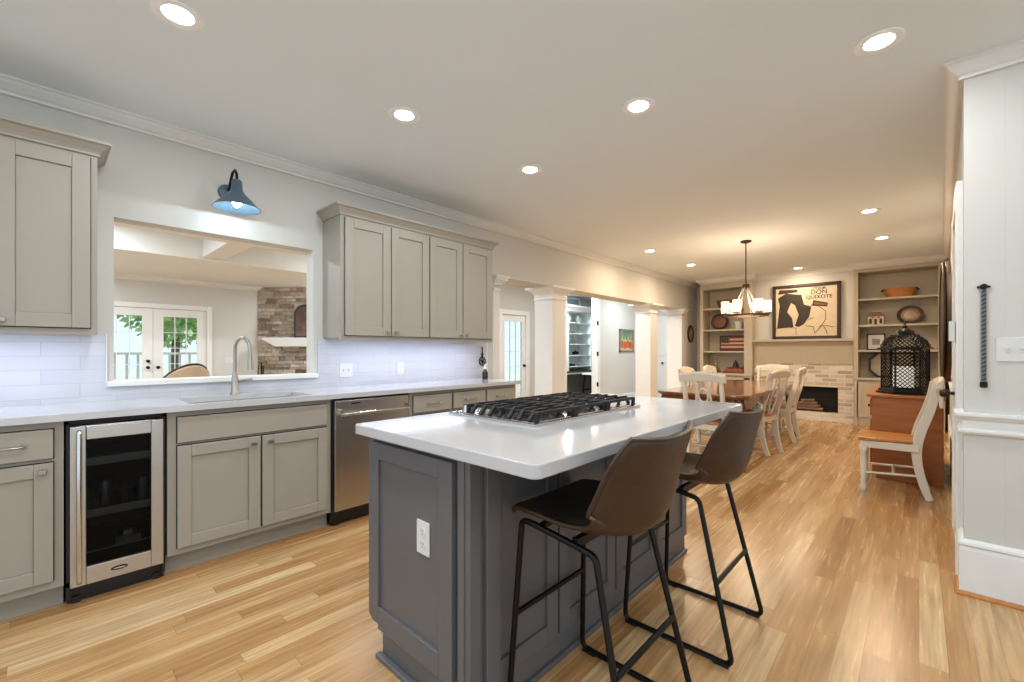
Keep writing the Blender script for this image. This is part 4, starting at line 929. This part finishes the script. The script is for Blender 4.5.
MB().prism([(-.115, .14), (.115, .14), (.07, .21), (-.07, .21)], 'y', -.07, .07).build('roof', M_wood, hs, bev=.004)
for x in (-.065, 0, .065): MB().box(x-.017, x+.017, -.064, -.058, .02 if x else .0, .10).build('window' if x else 'door', M_darkwood, hs)
for x in (-.04, .04): MB().box(x-.012, x+.012, -.064, -.058, .11, .13).build('window', M_darkwood, hs)
plate_thing('oval_tray', at(-.10, 1.64, 9.42), .165, .15, M_darkwood, mat('tray painted centre', (150, 120, 88), .3, var=.5, scale=9), 'dark oval tray with a painted centre on the second shelf of the right bookcase')
pf = thing('picture_frame', at(-.52, 1.23, 9.40), 'small black picture frame with white mat on the third shelf of the right bookcase', 'picture')
MB().box(-.12, .12, -.018, 0, 0, .02).box(-.12, .12, -.018, 0, .25, .27).box(-.12, -.10, -.018, 0, 0, .27).box(.10, .12, -.018, 0, 0, .27).build('frame', M_darkwood, pf)
MB().box(-.1, .1, -.010, -.002, .02, .25).build('mat_board', M_plate, pf); MB().box(-.05, .05, -.012, -.009, .085, .185).build('print', mat('grey photo', (140, 132, 122), .5, var=.4, scale=30), pf)
oc = thing('octagonal_tray', at(-.26, .775, 9.46), 'dark wooden octagonal tray standing behind the lantern in the right bookcase', 'tray')
def octo(hx_, hz_, c2, y): return [(x, y, z+.21) for x, z in ((-hx_+c2, -hz_), (hx_-c2, -hz_), (hx_, -hz_+c2), (hx_, hz_-c2), (hx_-c2, hz_), (-hx_+c2, hz_), (-hx_, hz_-c2), (-hx_, -hz_+c2))]
MB().rings([octo(.36, .21, .11, 0), octo(.36, .21, .11, -.04), octo(.33, .18, .10, -.04), octo(.33, .18, .10, 0)], cap=False).build('rim', M_darkwood, oc)
MB().rings([octo(.34, .19, .1, -.008), octo(.34, .19, .1, -.002)]).build('base', M_book, oc)
# oval picture on left wall end
ov = thing('oval_picture', (WX, 9.36, 1.575), 'small oval portrait in a dark frame on the left wall beside the bookcase', 'picture')
ring = lambda f, x: [(x, .16*f*math.cos(a), .185*f*math.sin(a)) for a in [2*PI*i/28 for i in range(28)]]
MB().rings([ring(1, 0), ring(1, .02), ring(.85, .03), ring(.72, .015), ring(.72, 0)], cap=False).build('frame', M_darkwood, ov, smooth=True)
MB().rings([ring(.74, .004), ring(.74, .012)]).build('portrait', mat('sepia', (170, 140, 104), .6, var=.4, scale=12), ov)

# ================================================================== RIGHT WALL END FITTINGS
wallplate('light_switch', (.355, 3.15, 1.22), 3, 'white triple switch plate on the grey wall at the right edge', -PI/2, 'switch', True)
ms = thing('wall_hanging', (.232, 3.15, 1.29), 'slim black notched metal bar hanging on the right wall end', 'wall ornament')
m = MB().box(-.010, -.006, -.010, 0, -.235, .235).box(.006, .010, -.010, 0, -.235, .235).box(-.010, .010, -.003, 0, -.235, .235); m.build('bar', mat('pewter', (128, 128, 126), .45, .5), ms)
m = MB()
for k in range(22): m.bar((-.008, -.010, -.22+k*.0205), (.008, -.010, -.21+k*.0205), .004, .005, up=(0, 1, 0))
m.build('notches', M_black, ms)
MB().lathe([(0, -.012), (.014, -.010), (.014, 0)], (0, 0, .238), 12, axis='y').box(-.022, .022, -.010, 0, .232, .242).build('top_hook', M_black, ms)
MB().box(-.013, .013, -.016, 0, -.256, -.228).build('end_cap', M_black, ms, bev=.004)
tag(MB((.14, 3.37, 1.32)).box(rx(3.37)-.052, rx(3.37)-.029, 3.335, 3.40, 1.265, 1.375).build('door_chime', M_plate, bev=.004), 'small white plastic box on the casing of the right wall door', 'wall box')

# ================================================================== GREAT ROOM CONTENT
# stacked stone chimney on the diagonal (local x along the wall, front to -y)
SO = (-10.7, 3.27, 0)
sf_ = thing('stone_fireplace', SO, 'corner fireplace of tan stacked stone seen through the pass-through', 'fireplace', rz=PI/4)
m = MB(); z = 0
rr_ = random.Random(3)
while z < 2.62:
    h = min(rr_.choice((.045, .06, .075, .095)), 2.62-z)
    x = .0
    while x < 2.3:
        w_ = min(rr_.uniform(.12, .38), 2.3-x)
        if not (z < .75 and .95 < x+w_/2 < 1.75): m.box(x+.003, x+w_-.003, -rr_.uniform(.0, .03), .10, z+.003, z+h-.003)
        x += w_
    z += h
m.build('stone_face', M_stone, sf_)
MB().box(0, 2.3, .035, .14, 0, 2.62).build('core', mat('mortar', (120, 110, 98), .9), sf_)
MB().box(.95, 1.75, .02, .04, 0, .74).build('firebox', M_soot, sf_)
mt = MB().box(.18, 2.3, -.27, -.01, 1.335, 1.50).prism([(.18, 1.46), (.18, 1.5), (.30, 1.335), (.33, 1.335)], 'y', -.27, -.01)
MB().prism([(.22, 1.50), (2.3, 1.50), (2.3, 1.31), (.50, 1.31), (.22, 1.46)], 'y', -.27, -.031).build('mantel_shelf', M_trim, sf_, bev=.01)
ap_ = thing('arched_picture', (-10.7+(.84)*.7071+.05, 3.27+.84*.7071-.05, 1.505), 'dark arched picture standing on the stone fireplace mantel', 'picture', rz=PI/4)
arch = [(0, 0), (.46, 0), (.46, .5)]+[(.23+.23*math.cos(a), .5+.23*math.sin(a)) for a in [PI*i/12 for i in range(1, 12)]]+[(0, .5)]
ins_ = [(.23+(x-.23)*.82, .33+(z-.33)*.88) for x, z in arch]
MB().prism(arch, 'y', -.06, -.035).build('frame', M_dark, ap_); MB().prism(ins_, 'y', -.068, -.055).build('print', mat('dark painting', (92, 66, 58), .6, var=.5, scale=8), ap_)
fs = thing('fire_tool_set', (-10.7+.22*.7071+.2, 3.27+.22*.7071-.2, 0), 'black iron fireplace tools at the left of the stone fireplace', 'fireplace tools')
MB().lathe([(.10, 0), (.10, .02), (.01, .03), (.01, .92), (.02, .95), (0, .97)], n=12).build('stand', M_black, fs)
for k in range(3): MB().tube([(.07*math.cos(k*2.1), .07*math.sin(k*2.1), .1), (.06*math.cos(k*2.1), .06*math.sin(k*2.1), .9)], .009, 6).build('tool', M_black, fs)
# tan armchair in front of the french doors
arx = thing('armchair', (-8.5, 1.50, 0), 'tan upholstered armchair with rounded back before the French doors', 'armchair', rz=math.radians(200))
rows = []
for i in range(19):
    a = -PI*.55+PI*1.1*i/18; cx_, cy_ = -.30*math.cos(a), .30*math.sin(a); h = .62+.38*max(0, math.cos(a))**.8
    rows.append([(cx_, cy_, .25), (cx_*1.22, cy_*1.22, .25), (cx_*1.25, cy_*1.25, h-.03), (cx_*1.12, cy_*1.12, h), (cx_, cy_, h-.03)])
MB().rings(rows).build('backrest', M_tan, arx, smooth=True)
MB().rings([[(.33*math.cos(a), .31*math.sin(a), z) for a in [2*PI*i/20 for i in range(20)]] for z in (.25, .44, .46)]).build('seat', M_tan, arx, smooth=True)
MB().tube([Vector(r_[3])+Vector((0, 0, .008)) for r_ in rows], .018, 8).build('wood_rail', M_darkwood, arx, smooth=True)
for sx in (-1, 1):
    for sy in (-1, 1): MB().tube([(sx*.2, sy*.2, 0), (sx*.21, sy*.21, .26)], [.015, .022], 8).build('leg', M_darkwood, arx, smooth=True)
wallplate('light_switch', (-10.7, 2.72, 1.02), 3, 'white switch plate on the great room wall right of the French doors', 0, 'switch', True)

# ================================================================== HALL CONTENT
ar = thing('framed_painting', (-5.4, 10.03, 1.47), 'orange and green painting in a grey frame on the hall wall', 'picture')
MB().box(0, .025, -.36, -.31, -.285, .285).box(0, .025, .31, .36, -.285, .285).box(0, .025, -.36, .36, .245, .285).box(0, .025, -.36, .36, -.285, -.245).build('frame', mat('grey frame', (110, 108, 98), .5), ar)
MB().box(.0, .012, -.31, .31, -.245, .245).build('canvas', mat('canvas ochre', (196, 172, 128), .7, var=.2), ar)
MB().box(.012, .014, -.31, .31, .02, .245).build('painted_sky', mat('canvas green', (104, 128, 104), .7, var=.3, scale=6), ar)
mo = mat('orange paint', (196, 96, 46), .7, var=.25, scale=12); mg = mat('leaf paint', (150, 162, 110), .7, var=.3)
for k in range(4):
    c = (-.22+k*.145, -.09-.02*(k % 2))
    MB().rings([[(xx, c[0]+.085*math.cos(a), c[1]+.10*math.sin(a)) for a in [2*PI*i/14 for i in range(14)]] for xx in (.012, .018)]).build('painted_fruit', mo, ar)
    MB().prism([(c[0]-.05, c[1]+.08), (c[0]+.05, c[1]+.08), (c[0]+.01, c[1]+.24)], 'x', .013, .0165).build('painted_leaf', mg, ar)
tag(MB((-5.38, 10.62, 1.5)).box(-5.4, -5.37, 10.56, 10.66, 1.13, 1.80).build('framed_mirror', M_bronze), 'thin dark frame seen edge-on on the hall wall beside the far column', 'mirror')
# office built-in desk
dk_ = thing('office_desk', (-6.5, 9.2, 0), 'built-in office desk with slate front under white shelves', 'desk'); o = dk_.location
MB(o).box(-6.8, -6.15, 8.1, 10.4, .685, .715).build('desk_top', M_darkwood, dk_); MB(o).box(-6.8, -6.45, 8.1, 10.4, 0, .685).build('back_panel', M_navy, dk_)
MB(o).box(-6.8, -6.16, 8.1, 10.4, .65, .685).build('apron', M_trim, dk_)
shf = thing('shelving_unit', (-6.6, 9.2, .72), 'tall white open shelves above the office desk', 'shelves'); o = shf.location
MB(o).box(-6.8, -6.3, 8.45, 8.84, .716, 2.2).build('side_panel', M_office, shf); MB(o).box(-6.8, -6.3, 9.82, 9.90, .716, 2.2).build('side_panel', M_office, shf)
MB(o).box(-6.8, -6.72, 8.84, 9.82, .716, 2.2).build('back_panel', M_office, shf)
for z in (.83, 1.11, 1.39, 1.66, 1.93): MB(o).box(-6.72, -6.31, 8.84, 9.82, z-.02, z).build('shelf', M_trim, shf)
MB(o).mould((-6.3, 8.40, 2.19), (-6.3, 9.95, 2.19), (1, 0, 0), [(0, 0), (.05, .0), (.08, .06), (.12, .12), (.12, .15), (0, .15)]).box(-6.8, -6.3, 8.4, 9.95, 2.19, 2.34).build('cornice', M_trim, shf)
tw = st('window_1', MB().box(-6.8, -6.74, 8.35, 8.42, 2.36, 2.62).box(-6.8, -6.74, 9.15, 9.22, 2.36, 2.62).box(-6.8, -6.74, 9.95, 10.02, 2.36, 2.62).box(-6.8, -6.74, 8.35, 10.02, 2.58, 2.64).box(-6.8, -6.74, 8.35, 10.02, 2.34, 2.38), M_trim)
st('glass_pane', MB().box(-6.79, -6.77, 8.42, 9.95, 2.38, 2.58), mat('frosted transom glass', (150, 172, 186), .2), tw)
items = [(9.10, .83, .30, .07, .10, M_dark, 'low dark printer on the lowest office shelf', 'office_printer', 'printer'), (8.93, 1.11, .06, .18, .07, M_dark, 'dark upright box at the left of the second office shelf', 'storage_box', 'box'),
         (9.40, 1.11, .10, .12, .07, M_bronze, 'dark figurine on the second office shelf', 'figurine', 'figurine'), (9.25, 1.66, .12, .04, .05, M_dark, 'small black stand on the fourth office shelf', 'display_stand', 'stand')]
for y, z, w_, h, d_, m_, lb, nm, ct_ in items:
    r = MB((-6.5, y, z)).box(-6.5-d_, -6.5+d_, y-w_/2, y+w_/2, z, z+h*.75).lathe([(w_*.3, z+h*.7), (w_*.32, z+h*.9), (w_*.1, z+h)], (-6.5, y, 0), 10); tag(r.build(nm, m_, bev=.006), lb, ct_)
for y, lb in ((9.10, 'left glass vase on the top office shelf'), (9.5, 'right glass vase on the top office shelf')):
    lathe_thing('glass_vase', (-6.5, y, 1.93), [(0, 0), (.06, 0), (.08, .1), (.06, .2), (.05, .2), (.06, .1), (0, .01)], M_shadein, lb, 'vase', 14)
lathe_thing('glass_decanter', (-6.5, 9.28, 1.39), [(0, 0), (.10, 0), (.11, .03), (.03, .14), (.025, .22), (0, .22)], M_clear, 'clear flared decanter on the third office shelf', 'decanter', 16)
so = thing('office_stool', (-6.0, 9.38, 0), 'black wooden stool with pale seat at the office desk', 'stool')
MB().box(-.16, .16, -.2, .2, .62, .66).build('seat', M_shadein, so, bev=.01)
for sx in (-1, 1):
    for sy in (-1, 1): MB().bar((sx*.15, sy*.19, 0), (sx*.11, sy*.14, .62), .035, .035).build('leg', M_black, so)
MB().bar((-.13, -.17, .25), (-.13, .17, .25), .02, .03).bar((.13, -.17, .25), (.13, .17, .25), .02, .03).build('stretcher', M_black, so)

# ================================================================== OUTDOORS BEYOND THE FRENCH DOORS
st('ground', MB().box(-40, -10.9, -14, 20, -.12, -.02), M_ground)
st('ground_side', MB().box(-12.5, -6.95, 5.15, 14, -.12, -.005), M_ground)
dkr = thing('deck_railing', (-14.2, 2, 0), 'pale wooden railing outside the French doors', 'railing'); o = dkr.location
m = MB(o)
for k in range(46): y = -3+k*.21; m.box(-14.22, -14.18, y, y+.05, .1, 1.12)
m.build('balusters', M_fence, dkr); MB(o).box(-14.25, -14.15, -3.1, 6.7, 1.12, 1.18).box(-14.23, -14.17, -3.1, 6.7, .08, .14).build('rail', M_fence, dkr)
def tree(x, y, h, r_, seed, label):
    rg = random.Random(seed); t = thing('garden_tree', (x, y, 0), label, 'tree', 'trees beyond the railing')
    MB().tube([(0, 0, -.02), (.05, .05, h*.4), (-.05, 0, h*.8)], [.14, .10, .04], 8).build('trunk', M_bark, t, smooth=True)
    m = MB()
    for k in range(2600):
        v = Vector((rg.gauss(0, 1), rg.gauss(0, 1), rg.gauss(0, 1))).normalized()*r_*rg.uniform(.45, 1); c = Vector((v.x, v.y, h*.62+v.z*h*.42/r_*.9))
        u = Vector((rg.uniform(-1, 1), rg.uniform(-1, 1), rg.uniform(-1, 1))).normalized(); w_ = u.orthogonal().normalized(); s = rg.uniform(.09, .17)
        m.face([c+u*s, c+w_*s*.6, c-u*s, c-w_*s*.6])
    m.build('foliage', M_leaf, t); return t
for i, (x, y, h, r_) in enumerate(((-17, -.2, 4.6, 1.4), (-18, 3.0, 5.2, 1.6), (-16.4, 6.3, 4.2, 1.3), (-22, -.4, 5.6, 2.0), (-23, 6.0, 6, 2.2))):
    tree(x, y, h, r_, i, 'leafy green tree beyond the railing, ' + ('seen in the left glass door', 'seen in the right glass door', 'at the right behind the railing', 'far back at the left', 'far back at the right')[i])
